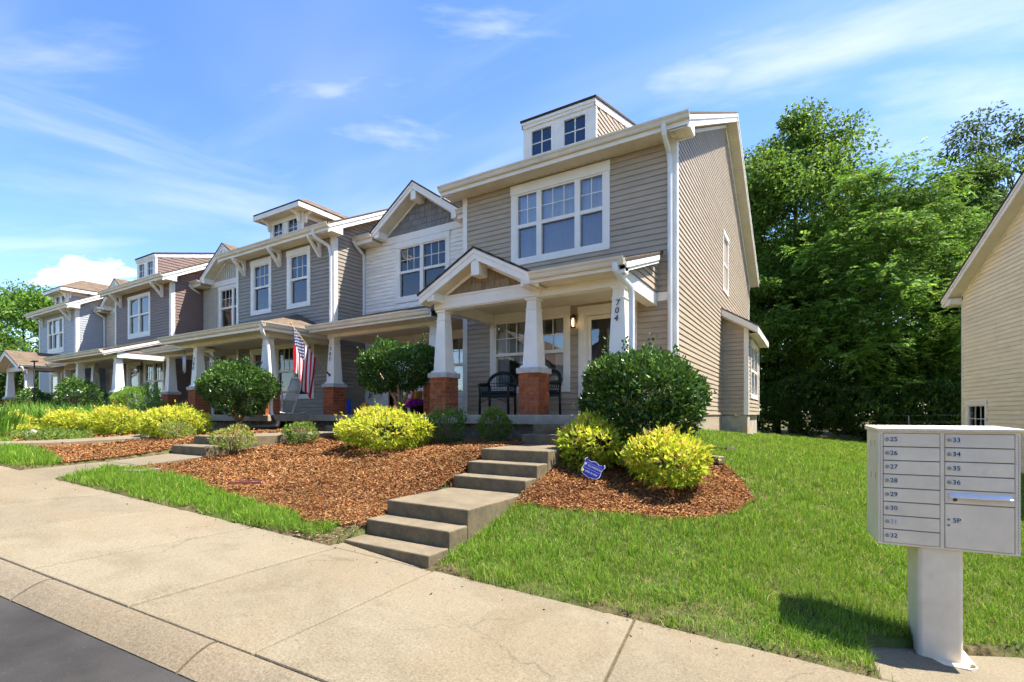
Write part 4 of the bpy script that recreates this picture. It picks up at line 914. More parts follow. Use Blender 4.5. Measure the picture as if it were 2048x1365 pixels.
def grid_sheet(name, xs, ys, zf, m, parent=None, keep=None):
    X, Y_ = np.meshgrid(xs, ys); Z = zf(X, Y_); nx_, ny_ = len(xs), len(ys)
    v = np.stack([X.ravel(), Y_.ravel(), Z.ravel()], 1); i = np.arange(nx_*ny_).reshape(ny_, nx_); q = np.stack([i[:-1, :-1], i[:-1, 1:], i[1:, 1:], i[1:, :-1]], -1).reshape(-1, 4)
    if keep is not None:
        c = v[q].mean(1); q = q[keep(c[:, 0], c[:, 1])]; used = np.unique(q); mp = -np.ones(len(v), int); mp[used] = np.arange(len(used)); v = v[used]; q = mp[q]
    me = bpy.data.meshes.new(name); me.vertices.add(len(v)); me.vertices.foreach_set('co', v.ravel()); me.loops.add(q.size); me.loops.foreach_set('vertex_index', q.ravel().astype(np.int32)); me.polygons.add(len(q)); me.polygons.foreach_set('loop_start', (np.arange(len(q))*4).astype(np.int32)); me.update(calc_edges=True); me.validate()
    me.polygons.foreach_set('use_smooth', [True]*len(me.polygons)); me.materials.append(m)
    o = bpy.data.objects.new(name, me); COL.objects.link(o); ORG[o.name] = Vector((0, 0, 0)); return o
M_GROUND = mat('soil and thatch', (.12, .095, .046), 1, .4, 14, 1, 60, .05, stain=((.065, .09, .022), 1.3, .42, .62))
gx = np.concatenate([[-600, -200, -80, -55], np.arange(-42, -12, .5), np.arange(-12, 6, .14), np.arange(6, 16, .5), [20, 40, 100, 300, 600]])
gy = np.concatenate([[-600, -200, -60, -20, -8, -3], np.arange(-1, 9.2, .12), np.arange(9.2, 30, .5), [40, 80, 200, 600, 900]])
tag(grid_sheet('ground', gx, gy, ground, M_GROUND), kind='structure')
def inpoly(x, y, P):
    x = np.asarray(x); y = np.asarray(y); r = np.zeros(x.shape, bool); n = len(P)
    for i in range(n):
        x1, y1 = P[i]; x2, y2 = P[(i+1) % n]; c = ((y1 > y) != (y2 > y)) & (x < (x2-x1)*(y-y1)/(y2-y1+1e-12)+x1); r ^= c
    return r
# ------------------------------------------------------------------ road, kerb, sidewalk
def ribbon(name, t0, t1, n0, n1, zf, m, dt=.5, parent=None):
    ts = np.arange(t0, t1+dt*.5, dt); v = []; 
    for t in ts:
        for n in (n0, n1): x, y = xy(t, n); v.append((x, y, zf(x, y)))
    f = [(2*i, 2*i+2, 2*i+3, 2*i+1) for i in range(len(ts)-1)]
    mb = MB(); mb.add(v, f); return mb.build(name, m, parent)
road = tag(ribbon('road', -40, 30, -9, N_ROAD+.01, lambda x, y: float(S_plane(x, y))-.085, M_ASPH), kind='structure')
def slab_box(parent, name, t0, t1, n0, n1, top, depth, m, bevel=.012, drop1=0., jit=0.):
    mb = MB(); P = []
    for dz in (-depth, 0):
        for (t, n) in ((t0, n0), (t1, n0), (t1, n1), (t0, n1)):
            x, y = xy(t, n); P.append((x, y, float(S_plane(x, y))+top+dz+(drop1 if (n == n0 and dz == 0) else 0)+(jit if dz == 0 else 0)))
    mb.hexa(P); return mb.build(name, m, parent, bevel=bevel, seg=2)
def concrete_mat(name, base, dark, warm, agg=.5):
    m = bpy.data.materials.new(name); m.use_nodes = True; nt = m.node_tree; N = nt.nodes; L = nt.links; b = N['Principled BSDF']; b.inputs['Roughness'].default_value = .92; b.inputs['Specular IOR Level'].default_value = .2
    g = N.new('ShaderNodeNewGeometry')
    def nz(sc_, det, ro=.6, dist=0.):
        n = N.new('ShaderNodeTexNoise'); n.inputs['Scale'].default_value = sc_; n.inputs['Detail'].default_value = det; n.inputs['Roughness'].default_value = ro; n.inputs['Distortion'].default_value = dist; L.new(g.outputs['Position'], n.inputs['Vector']); return n.outputs['Fac']
    def rp(x, a, b_, c=0., d=1.):
        r = N.new('ShaderNodeMapRange'); L.new(x, r.inputs[0]); r.inputs[1].default_value = a; r.inputs[2].default_value = b_; r.inputs[3].default_value = c; r.inputs[4].default_value = d; return r.outputs[0]
    def mx(f, a, c, mode='MIX'):
        k = N.new('ShaderNodeMix'); k.data_type = 'RGBA'; k.blend_type = mode
        if isinstance(f, float): k.inputs['Factor'].default_value = f
        else: L.new(f, k.inputs['Factor'])
        for s_, q in (('A', a), ('B', c)):
            if isinstance(q, tuple): k.inputs[s_].default_value = (*q, 1)
            else: L.new(q, k.inputs[s_])
        return k.outputs['Result']
    c = mx(rp(nz(1.3, 8, .66, .8), .42, .66), base, dark)
    c = mx(rp(nz(.8, 5, .6, .3), .46, .70, 0, .85), c, warm); c = mx(rp(nz(2.7, 9, .7, 1.2), .58, .70, 0, .55), c, tuple(x*.8 for x in dark))
    vor = N.new('ShaderNodeTexVoronoi'); vor.inputs['Scale'].default_value = 95; L.new(g.outputs['Position'], vor.inputs['Vector'])
    sp = mx(rp(nz(75, 4, .7), .36, .66), tuple(x*.52 for x in base), tuple(min(1, x*1.45) for x in base)); c = mx(agg, c, sp)
    c = mx(rp(nz(45, 2), .66, .72, 0, .45), c, (.045, .036, .027)); c = mx(rp(nz(28, 4), .68, .76, 0, .5), c, (.26, .235, .19))
    # hairline cracks
    wob = N.new('ShaderNodeTexNoise'); wob.inputs['Scale'].default_value = 3.; wob.inputs['Detail'].default_value = 6; L.new(g.outputs['Position'], wob.inputs['Vector'])
    vm = N.new('ShaderNodeVectorMath'); vm.operation = 'MULTIPLY_ADD'; L.new(wob.outputs['Color'], vm.inputs[0]); vm.inputs[1].default_value = (.5, .5, .5); L.new(g.outputs['Position'], vm.inputs[2])
    vo = N.new('ShaderNodeTexVoronoi'); vo.feature = 'DISTANCE_TO_EDGE'; vo.inputs['Scale'].default_value = .42; L.new(vm.outputs[0], vo.inputs['Vector'])
    cm = N.new('ShaderNodeMath'); cm.operation = 'MULTIPLY'; L.new(rp(vo.outputs['Distance'], .0015, .006, 1, 0), cm.inputs[0]); L.new(rp(nz(.9, 2), .54, .60, 0, .35), cm.inputs[1]); c = mx(cm.outputs[0], c, (.05, .04, .028))
    oi = N.new('ShaderNodeObjectInfo'); hs = N.new('ShaderNodeHueSaturation'); L.new(rp(oi.outputs['Random'], 0, 1, .93, 1.06), hs.inputs['Value']); L.new(c, hs.inputs['Color']); L.new(hs.outputs[0], b.inputs['Base Color'])
    bp = N.new('ShaderNodeBump'); bp.inputs['Strength'].default_value = .55; bp.inputs['Distance'].default_value = .006; L.new(nz(140, 4), bp.inputs['Height']); L.new(bp.outputs[0], b.inputs['Normal']); return m
M_WALK = concrete_mat('sidewalk concrete', (.212, .176, .116), (.128, .098, .057), (.195, .141, .076)); M_KERB = concrete_mat('kerb concrete', (.186, .150, .100), (.118, .092, .055), (.184, .130, .072), .55)
M_JOINT = mat('joint dirt', (.115, .088, .045), 1, .3, 20, .8, 90, .05)
sw = tag(ribbon('sidewalk', -16, 14, N_KERB, N_BACK, lambda x, y: float(S_plane(x, y))-.022, M_JOINT), kind='structure')
TJ = [-15, -13.8, -12.6, -11.4, -10.2, -9.1, -8.0, -6.9, -5.80, -4.51, -3.40, -2.32, -.59, 1.12, 2.85, 4.6, 6.3, 8, 9.8, 11.6, 13.4]
for a, b in zip(TJ[:-1], TJ[1:]): slab_box(sw, 'sidewalk_slab', a+.0075, b-.0075, N_KERB+.010, N_BACK, .0, .12, M_WALK, jit=random.uniform(-.004, .004))
kb = tag(ribbon('kerb', -16, 14, N_ROAD-.02, N_KERB+.02, lambda x, y: float(S_plane(x, y))-.16, M_JOINT), kind='structure')
KJ = [-15.5+1.615*i for i in range(19)]
def kerb_seg(a, b):
    pr = [(N_KERB-.006, -.2), (N_KERB-.006, -.002), (N_KERB-.03, .004), (N_KERB-.06, .0), (N_KERB-.10, -.012), (N_KERB-.15, -.034), (N_KERB-.19, -.056), (N_ROAD+.004, -.078), (N_ROAD+.004, -.2)]
    A = []; B = []
    for t, Q in ((a, A), (b, B)):
        for n, z in pr: x, y = xy(t, n); Q.append((x, y, float(S_plane(x, y))+z))
    MB().prism(A, B).build('kerb_segment', M_KERB, kb)
for a, b in zip(KJ[:-1], KJ[1:]): kerb_seg(a+.009, b-.009)
wz = [(-4.0, 3.16), (-2.86, 3.335), (-2.86, 3.345), (-4.0, 3.36)]; MB().hexa([(x, y, float(S_plane(x, y))-.12) for x, y in wz]+[(x, y, float(S_plane(x, y))+.002) for x, y in wz]).build('sidewalk_slab', M_WALK, sw)
# faded paint on the asphalt
mk = MB(); 
for i in range(8):
    t = -4.62-.09*random.random()*i*.3; n = N_ROAD-.10-.05*i
    P = [xy(t+random.uniform(-.05, .02), n), xy(t+.16+random.uniform(-.05, .05), n), xy(t+.16+random.uniform(-.05, .05), n-.045), xy(t+random.uniform(-.05, .02), n-.045)]
    mk.add([(x, y, float(S_plane(x, y))-.081) for x, y in P], [(0, 1, 2, 3)])
tag(mk.build('paint_marking', plain('worn white paint', (.62, .62, .6), .8)), kind='structure')
# ------------------------------------------------------------------ steps and walks
ST = thing('front_steps', (-3.45, 3.4, -1.4), 'concrete steps with two landings climbing from the sidewalk to porch 704', 'steps')
def step(x0, x1, y0, y1, z, depth=.7, riser=True):
    o = MB().box(x0, x1, y0, y1, z-depth, z).build('step', [M_STEP], ST, bevel=.014, seg=2); return o
def step_mat():
    m = M_CONC.copy(); m.name = 'weathered step concrete'; nt = m.node_tree; N = nt.nodes; L = nt.links; b = N['Principled BSDF']
    src = b.inputs['Base Color'].links[0].from_socket; g = N.new('ShaderNodeNewGeometry')
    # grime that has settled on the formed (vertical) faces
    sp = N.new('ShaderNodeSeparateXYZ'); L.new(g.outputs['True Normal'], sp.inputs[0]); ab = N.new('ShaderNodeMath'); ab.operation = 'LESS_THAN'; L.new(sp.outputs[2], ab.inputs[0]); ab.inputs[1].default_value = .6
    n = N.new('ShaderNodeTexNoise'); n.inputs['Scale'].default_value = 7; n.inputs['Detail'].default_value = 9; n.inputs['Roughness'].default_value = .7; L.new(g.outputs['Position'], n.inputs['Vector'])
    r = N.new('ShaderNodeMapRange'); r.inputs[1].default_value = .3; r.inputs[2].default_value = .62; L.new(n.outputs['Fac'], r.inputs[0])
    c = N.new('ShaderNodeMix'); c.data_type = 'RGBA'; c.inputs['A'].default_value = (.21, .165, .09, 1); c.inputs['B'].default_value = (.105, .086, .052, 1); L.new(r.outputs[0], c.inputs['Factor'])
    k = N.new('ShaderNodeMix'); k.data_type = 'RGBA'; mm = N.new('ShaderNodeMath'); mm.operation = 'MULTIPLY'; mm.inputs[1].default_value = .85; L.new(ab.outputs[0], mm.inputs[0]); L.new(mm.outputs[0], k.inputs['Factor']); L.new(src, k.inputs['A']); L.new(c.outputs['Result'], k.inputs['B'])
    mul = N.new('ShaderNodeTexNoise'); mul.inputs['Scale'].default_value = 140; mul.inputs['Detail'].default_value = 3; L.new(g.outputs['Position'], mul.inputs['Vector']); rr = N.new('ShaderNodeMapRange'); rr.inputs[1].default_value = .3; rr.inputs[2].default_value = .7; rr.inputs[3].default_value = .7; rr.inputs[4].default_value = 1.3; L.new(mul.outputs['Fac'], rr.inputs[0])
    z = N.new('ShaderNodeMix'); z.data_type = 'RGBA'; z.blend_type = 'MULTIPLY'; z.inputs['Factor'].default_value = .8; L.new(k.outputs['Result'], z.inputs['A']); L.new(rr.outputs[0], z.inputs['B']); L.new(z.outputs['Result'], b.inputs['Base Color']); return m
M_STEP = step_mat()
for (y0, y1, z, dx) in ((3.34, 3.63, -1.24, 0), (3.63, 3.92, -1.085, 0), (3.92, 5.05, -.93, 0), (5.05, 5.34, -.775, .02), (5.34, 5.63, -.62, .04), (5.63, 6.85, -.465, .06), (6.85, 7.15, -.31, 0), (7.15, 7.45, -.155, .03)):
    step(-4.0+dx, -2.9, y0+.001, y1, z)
def walk_slab(parent, P, zs, depth=.25, name='walk_slab'):
    mb = MB(); mb.hexa([(x, y, z-depth) for (x, y), z in zip(P, zs)]+[(x, y, z) for (x, y), z in zip(P, zs)]); return mb.build(name, M_WALK, parent, bevel=.01)
W2 = tag(bpy.data.objects.new('garden_walk', None), kind='structure'); COL.objects.link(W2); ORG[W2.name] = Vector((0, 0, 0)); W2['label'] = 'narrow concrete walk with two steps leading to porch 702'
WX0, WX1 = -9.71, -8.61
walk_slab(W2, [(WX0, 2.26), (WX1, 2.43), (WX1, 3.40), (WX0, 3.40)], [-.797, -.866, -.75, -.75])
walk_slab(W2, [(WX0, 3.412), (WX1, 3.412), (WX1, 4.35), (WX0, 4.35)], [-.75, -.75, -.68, -.68])
MB().box(WX0, WX1, 4.35, 4.72, -1.0, -.53).build('step', M_STEP, W2, bevel=.012)
for a, b in ((4.72, 5.7), (5.712, 6.7), (6.712, 7.62)): MB().box(WX0, WX1, a, b, -.8, -.38).build('walk_slab', M_STEP if a < 5 else M_WALK, W2, bevel=.01)
P2 = thing('porch_steps', (-9.16, 7.9, -.4), 'two short concrete steps up to porch 702 half hidden behind the broad yellow mound', 'steps')
MB().box(WX0-.05, WX1, 7.62, 8.1, -.8, -.255).build('step', M_STEP, P2, bevel=.01); MB().box(WX0-.05, WX1, 8.1, 8.585, -.8, -.13).build('step', M_STEP, P2, bevel=.01)
W3 = tag(bpy.data.objects.new('garden_walk', None), kind='structure'); COL.objects.link(W3); ORG[W3.name] = Vector((0, 0, 0)); W3['label'] = 'far concrete walk between the left lawn and the yellow shrubs'
def w3(l, s_): p = Vector((-12.6, 2.35))+Vector((-.10, .995))*l+Vector((.995, .10))*s_; return (p.x, p.y)
for a, b in ((0, 1.2), (1.212, 2.4), (2.412, 3.6), (3.612, 4.8)):
    P = [w3(a, -.5), w3(a, .5), w3(b, .5), w3(b, -.5)]; walk_slab(W3, P, [max(gz(*P[0]), gz(*P[1]))+.05]*2+[max(gz(*P[2]), gz(*P[3]))+.05]*2)
# concrete pad of the mailbox
PADP = [xy(.92, N_BACK+.01), xy(4.6, N_BACK+.01), xy(4.6, N_BACK+1.35), xy(2.1, N_BACK+1.12), xy(.97, N_BACK+.63)]
pad = MB(); zz = [float(S_plane(x, y))+.004 for x, y in PADP]; pad.prism([(x, y, z-.2) for (x, y), z in zip(PADP, zz)], [(x, y, z) for (x, y), z in zip(PADP, zz)])
tag(pad.build('concrete_pad', M_WALK, bevel=.01), kind='structure')
# ------------------------------------------------------------------ foliage helpers
def tri_mesh(name, V, F, colv, m, smooth=False):
    me = bpy.data.meshes.new(name); k = F.shape[1]
    me.vertices.add(len(V)); me.vertices.foreach_set('co', np.ascontiguousarray(V, np.float32).ravel()); me.loops.add(F.size); me.loops.foreach_set('vertex_index', F.ravel().astype(np.int32)); me.polygons.add(len(F)); me.polygons.foreach_set('loop_start', (np.arange(len(F))*k).astype(np.int32)); me.update(calc_edges=True)
    a = me.color_attributes.new('col', 'FLOAT_COLOR', 'POINT'); a.data.foreach_set('color', np.concatenate([colv, np.ones((len(colv), 1))], 1).astype(np.float32).ravel()); me.materials.append(m); return me
def unit(v): return v/np.maximum(np.linalg.norm(v, axis=1, keepdims=True), 1e-9)
def leaves(P, D, L_, W_, col, fold=.25, droop=0.):
    """Rhombic leaves: base P, direction D, length L_, width W_ -> vertices, quads, colours."""
    n = len(P); D = unit(D); r = rng.normal(size=(n, 3)); B = unit(np.cross(D, r)); Nn = np.cross(B, D)
    L_ = np.broadcast_to(L_, (n,))[:, None]; W_ = np.broadcast_to(W_, (n,))[:, None]
    tip = P+D*L_+np.array([0, 0, -1])*L_*droop; mid = P+D*L_*.48
    V = np.stack([P, mid+B*W_*.5+Nn*W_*fold, tip, mid-B*W_*.5+Nn*W_*fold], 1).reshape(-1, 3)
    F = np.arange(4*n).reshape(n, 4); C = np.repeat(col, 4, axis=0); return V, F, C
def mixcol(n, cols, w=None, j=.15):
    cols = np.array(cols); i = rng.choice(len(cols), n, p=w); return np.clip(cols[i]*(1+rng.normal(0, j, (n, 1)))*(1+rng.normal(0, .05, (n, 3))), .003, 1)
def shell(n, lumps, rmin=.72, up=.35):
    """Points and outward normals on a union of ellipsoid lumps (cx,cy,cz,rx,ry,rz)."""
    Ps, Ns = [], []
    vol = np.array([(l[3]*l[4]+l[3]*l[5]+l[4]*l[5]) for l in lumps]); k = rng.choice(len(lumps), n*2, p=vol/vol.sum()); Lm = np.array(lumps)[k]
    d = unit(rng.normal(size=(n*2, 3))); r = rmin+(1.0-rmin)*rng.random((n*2, 1))**.55; r *= 1+.10*rng.random((n*2, 1))**6
    P = Lm[:, :3]+d*Lm[:, 3:]*r; Nn = unit(d/Lm[:, 3:])
    inside = np.zeros(len(P), bool)
    for i, l in enumerate(lumps):
        q = ((P-np.array(l[:3]))/np.array(l[3:])); inside |= ((q*q).sum(1) < rmin**2) & (k != i)
    ok = ~inside; return P[ok][:n], Nn[ok][:n]
def lumpy(cx, cy, cz, rx, ry, rz, n, seed, f=.45, core=.80):
    g = np.random.default_rng(seed); L_ = [(cx, cy, cz, rx*core, ry*core, rz*core)]
    for i in range(n):
        d = g.normal(size=3); d /= np.linalg.norm(d); d[2] = abs(d[2])*.9-.15 if i % 3 else d[2]
        s = g.uniform(f*.55, f*1.2); L_.append((cx+d[0]*rx*(1-s*.72), cy+d[1]*ry*(1-s*.72), cz+d[2]*rz*(1-s*.72), rx*s, ry*s, rz*s))
    return L_
def shrub(name, label, cat, x, y, zb, rx, ry, h, n, ll, lw, cols, w, m, seed, group=None, stem=None, flat=0., upleaf=.5, lumps=9, trunk=None, spikes=0, topcol=None, core=.80):
    """A shrub: crown of single leaves over woody stems; zb = ground, h = height of the crown, trunk = clear stem height."""
    t = thing(name, (x, y, zb), label, cat, group); tr = trunk or 0.
    cz = zb+tr+h*.5; LM = lumpy(x, y, cz, rx, ry, h*.5, lumps, seed, core=core)
    P, Nn = shell(n, LM); n = len(P)
    keep = P[:, 2] > zb+.01; P, Nn = P[keep], Nn[keep]; n = len(P)
    D = Nn*.8+rng.normal(0, .55, (n, 3))+np.array([0, 0, upleaf]); c = mixcol(n, cols, w)
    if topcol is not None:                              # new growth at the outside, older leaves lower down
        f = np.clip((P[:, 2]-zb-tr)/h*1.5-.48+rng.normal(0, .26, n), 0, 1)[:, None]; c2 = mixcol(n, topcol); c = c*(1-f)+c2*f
    V, F, C = leaves(P, D, ll*rng.uniform(.5, 1.4, n), lw*rng.uniform(.6, 1.35, n), c)
    ns = max(12, n//70); ii = rng.choice(n, ns)           # sprigs that break the outline
    for i in ii:
        k = 7; s_ = np.linspace(0, 1, k)[:, None]; d = unit((Nn[i]+rng.normal(0, .35, 3)+np.array([0, 0, .5]))[None])[0]; q = P[i]+d*s_*ll*rng.uniform(.9, 2.4); dd = d+rng.normal(0, .8, (k, 3))
        v2, f2, c2 = leaves(q, dd, ll*rng.uniform(.5, 1.0, k), lw*.9, np.repeat(c[i][None], k, 0)*rng.uniform(.85, 1.25, (k, 1))); F = np.concatenate([F, f2+len(V)]); V = np.concatenate([V, v2]); C = np.concatenate([C, c2])
    if spikes:
        for i in range(spikes):
            a = rng.uniform(0, 6.28); bx = x+rx*.6*math.cos(a); by = y+ry*.6*math.sin(a); k = 26; hh = rng.uniform(.12, .38)
            q = np.stack([bx+rng.normal(0, .03, k), by+rng.normal(0, .03, k), zb+tr+h*.9+hh*rng.random(k)], 1); d = rng.normal(0, .7, (k, 3))+[0, 0, .8]
            v2, f2, c2 = leaves(q, d, ll*.9, lw*.9, mixcol(k, cols, w)*1.25); F = np.concatenate([F, f2+len(V)]); V = np.concatenate([V, v2]); C = np.concatenate([C, c2])
    o = np.array([x, y, zb]); link('foliage', tri_mesh('foliage', V-o, F, C, m), t, (x, y, zb))
    mb = MB(); rr = random.Random(seed)
    if trunk:
        mb.tube([(x+.02, y, zb-.1), (x, y+.02, zb+tr*.5), (x+.03, y, zb+tr+h*.15)], [trunk*.0+.075, .062, .05], 9)
        for i in range(6):
            a = i*1.05; mb.tube([(x+.01, y, zb+tr*.7), (x+rx*.28*math.cos(a), y+ry*.28*math.sin(a), zb+tr+h*.15), (x+rx*.6*math.cos(a), y+ry*.6*math.sin(a), zb+tr+h*.5)], [.035, .024, .008], 6)
    else:
        for i in range(9):
            a = i*.7+seed; d = .15+.5*rr.random(); mb.tube([(x+.05*math.cos(a), y+.05*math.sin(a), zb-.05), (x+d*rx*.5*math.cos(a), y+d*ry*.5*math.sin(a), zb+h*.35), (x+d*rx*math.cos(a), y+d*ry*math.sin(a), zb+h*.75)], [.012, .009, .004], 5)
    mb.build('trunk' if trunk else 'stem', stem or (M_BARKL if trunk else M_BARK), t, True)
    return t
# ------------------------------------------------------------------ planting beds, lawn
BED_L = [(-3.97, 3.62), (-3.90, 7.5), (-7.06, 7.5), (-7.06, 8.55), (-8.58, 8.55), (-8.56, 3.28), (-7.97, 3.32), (-7.2, 3.5), (-6.39, 3.45), (-5.6, 3.48), (-5.08, 3.40), (-4.6, 3.36), (-4.2, 3.44)]
BED_M = [(-9.74, 2.86), (-9.75, 8.55), (-11.7, 8.55), (-11.75, 7.55), (-13.0, 7.55), (-12.62, 5.5), (-12.2, 2.95), (-11.2, 2.98), (-10.4, 2.98)]
BED_F = [(-13.3, 3.2), (-13.7, 7.55), (-20.8, 7.55), (-27, 7.5), (-34, 7.4), (-34, 5.2), (-27, 4.2), (-20, 3.6), (-16, 3.1)]
BED_R = [(-2.92, 4.66), (-2.71, 4.83), (-2.2, 4.92), (-1.71, 5.06), (-1.3, 5.2), (-1.01, 5.4), (-.70, 5.85), (-.6, 6.4), (-.85, 7.1), (-1.31, 7.75), (-1.7, 8.6), (-2.2, 9.3), (-2.35, 7.5), (-2.92, 7.5)]
CF = lambda x, y: -.521*x+.8536*y                       # depth in front of the viewpoint
def scatter(poly_or_fn, box, dens, nmax=4000000):
    x0, x1, y0, y1 = box; A = (x1-x0)*(y1-y0); dm = dens[0]; n = int(min(nmax, A*dm)); x = rng.uniform(x0, x1, n); y = rng.uniform(y0, y1, n)
    f = np.maximum(CF(x, y), 1.5); p = np.minimum(1, (dens[1]/f)**dens[2]); ok = rng.random(n) < p
    x, y = x[ok], y[ok]; k = poly_or_fn(x, y); return x[k], y[k]
def mulch(name, label, P, dens, chipscale=1., fade=True):
    xs = [p[0] for p in P]; ys = [p[1] for p in P]; box = (min(xs), max(xs), min(ys), max(ys)); res = .09 if dens > 1500 else .25
    sheet = grid_sheet('mulch_bed', np.arange(box[0], box[1]+res, res), np.arange(box[2], box[3]+res, res), lambda x, y: ground(x, y)+.012+.01*np.sin(x*9)*np.sin(y*8.3), M_MULCHB, keep=lambda x, y: inpoly(x, y, P))
    x, y = scatter(lambda a, b: inpoly(a, b, P), box, (dens, 7.5, 1.7)); n = len(x); sp = rng.random(n) < .05; x = x+sp*rng.normal(0, .07, n); y = y+sp*rng.normal(0, .07, n); z = ground(x, y)+.014+.01*np.sin(x*9)*np.sin(y*8.3)+rng.uniform(0, .016, n)
    f = CF(x, y); s = chipscale*np.clip(f/7, .85, 2.2); L_ = rng.lognormal(math.log(.024), .5, n)*s; W_ = rng.uniform(.006, .014, n)*s
    a = rng.uniform(0, 6.283, n); t = rng.normal(0, .33, n); D = np.stack([np.cos(a)*np.cos(t), np.sin(a)*np.cos(t), np.sin(t)], 1); U = unit(np.stack([rng.normal(0, .30, n), rng.normal(0, .30, n), np.ones(n)], 1)); B = unit(np.cross(U, D))
    C0 = np.stack([x, y, z], 1); V = np.stack([C0-D*L_[:, None]/2-B*W_[:, None]/2, C0+D*L_[:, None]/2-B*W_[:, None]*.3, C0+D*L_[:, None]*.45+B*W_[:, None]*.45, C0-D*L_[:, None]*.5+B*W_[:, None]/2], 1).reshape(-1, 3)
    C = np.repeat(mixcol(n, [(.285, .128, .044), (.235, .095, .031), (.34, .18, .070), (.15, .060, .023), (.41, .26, .125), (.075, .036, .02)], [.29, .27, .19, .13, .06, .06], .18)*(1+.22*np.sin(x*2.3+1.7*np.sin(y*1.9))*np.sin(y*2.9+1.1*np.sin(x*1.3)))[:, None], 4, axis=0)
    me = tri_mesh('mulch_chips', V, np.arange(4*n).reshape(n, 4), C, M_CHIP)
    o = tag(bpy.data.objects.new('mulch_chips', me), label, 'mulch', kind='stuff'); COL.objects.link(o)
    tag(sheet, kind='structure'); return o
M_MULCHB = mat('mulch underlayer', (.10, .037, .015), 1, .35, 25, 1, 120, .05)
mulch('b', 'reddish brown bark mulch on the slope left of the front steps', BED_L, 6500)
mulch('b', 'reddish brown bark mulch between the two garden walks', BED_M, 4200)
mulch('b', 'bark mulch under the yellow shrubs at far left', BED_F, 1500)
mulch('b', 'rounded bark mulch bed right of the front steps', BED_R, 6500)
def is_lawn_r(x, y):
    t, n = tn(x, y); k = (n > N_BACK-.03+.05*np.sin(t*5)+.03*np.sin(t*13.7)) & (x > -2.86) & (y < 26)
    k &= ~inpoly(x, y, BED_R) & ~inpoly(x, y, [(a+.0, b) for a, b in PADP]) & ~((x < -2.2) & (y > 9.0)) & ~((x < -1.5) & (y > 14.7) & (y < 17.8))
    k &= ((x-nx)*(-.983)+(y-ny)*(-.185) > 0) | (y > 18.9); return k
def is_strip(x, y):
    t, n = tn(x, y); return (n > N_BACK-.02+.05*np.sin(t*4.3)+.04*np.sin(t*11)) & (x < -4.12) & (x > -8.57) & (y < 3.62) & ~inpoly(x, y, [(a, b+.06*math.sin(a*7)) for a, b in BED_L])
def is_left(x, y):
    t, n = tn(x, y); return (n > N_BACK) & (x < -9.74) & (x > -12.0) & (y < 3.02) & ~inpoly(x, y, BED_M) 
def is_far(x, y): return (x < -13.2) & (x > -36) & (y > 1.0) & (y < 4.6) & ~inpoly(x, y, BED_F)
def grass(name, label, fn_, box, dens, h0, h1, cols, w, patch=.25):
    x, y = scatter(fn_, box, dens); n = len(x); t, nn = tn(x, y)
    # worn patches and uneven growth
    g = .5+.25*np.sin(x*2.1+1.3*np.sin(y*1.7))+.25*np.sin(y*2.7+1.9*np.sin(x*1.3+.5)); g2 = .5+.5*np.sin(x*5.3+2*np.sin(y*4.1))*np.sin(y*6.1+1.5*np.sin(x*3.9))
    edge = np.clip((nn-N_BACK)/.35, 0, 1); ok = rng.random(n) < np.clip(.30+.7*edge+.35*(g2-.5), .12, 1)
    x, y, g, g2 = x[ok], y[ok], g[ok], g2[ok]
    k = len(x)//9; c0 = rng.choice(len(x), max(1, k//28)); ci = rng.choice(c0, k); tx = x[ci]+rng.normal(0, .028, k); ty = y[ci]+rng.normal(0, .028, k); inn = fn_(tx, ty)   # denser tufts
    tall = np.concatenate([np.ones(len(x)), np.full(int(inn.sum()), 1.5)]); x = np.concatenate([x, tx[inn]]); y = np.concatenate([y, ty[inn]]); g = np.concatenate([g, g[ci][inn]*.6]); g2 = np.concatenate([g2, g2[ci][inn]*.5+.5]); n = len(x); f = np.maximum(CF(x, y), 2.5); z = ground(x, y)
    h = tall*rng.uniform(h0, h1, n)*(.65+.6*g2)*np.clip(.8+.3*g, .6, 1.2); wd_ = rng.uniform(.0032, .0055, n)*np.clip(f/4.2, 1, 4.5)
    a = rng.uniform(0, 6.283, n); ln = np.abs(rng.normal(.35, .35, n)); D = np.stack([np.cos(a)*ln, np.sin(a)*ln, np.ones(n)], 1); D = unit(D)
    b = rng.uniform(0, 6.283, n); B = np.stack([np.cos(b), np.sin(b), np.zeros(n)], 1)*wd_[:, None]*.5; P = np.stack([x, y, z-.004], 1)
    bend = np.stack([np.cos(a), np.sin(a), -.5*np.ones(n)], 1)*(h*ln*.45)[:, None]
    mid = P+D*(h*.55)[:, None]; tip = P+D*h[:, None]+bend
    V = np.stack([P-B, P+B, mid+B*.8, tip, mid-B*.8], 1).reshape(-1, 3); i = np.arange(n)*5
    F = np.stack([i, i+1, i+2, i+2, i+3, i+4], 1)      # placeholder order, split below
    F1 = np.stack([i, i+1, i+2, i+4], 1); F2 = np.stack([i+4, i+2, i+3, i+3], 1)
    c = mixcol(n, cols, w, .16); yl = np.clip((g-.42)*1.8, 0, .9)[:, None]; c = c*(1-yl*.4)+np.array([.20, .30, .04])*yl*.4
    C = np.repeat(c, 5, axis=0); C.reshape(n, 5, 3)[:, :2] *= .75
    F3 = np.concatenate([np.stack([i, i+1, i+2], 1), np.stack([i, i+2, i+4], 1), np.stack([i+4, i+2, i+3], 1)])
    me = tri_mesh(name, V, F3, C, M_GRASS); o = tag(bpy.data.objects.new(name, me), label, 'grass', kind='stuff'); COL.objects.link(o); return o
GC = [(.145, .28, .020), (.205, .36, .028), (.080, .17, .014), (.31, .41, .055), (.44, .37, .14)]; GW = [.32, .27, .24, .11, .06]
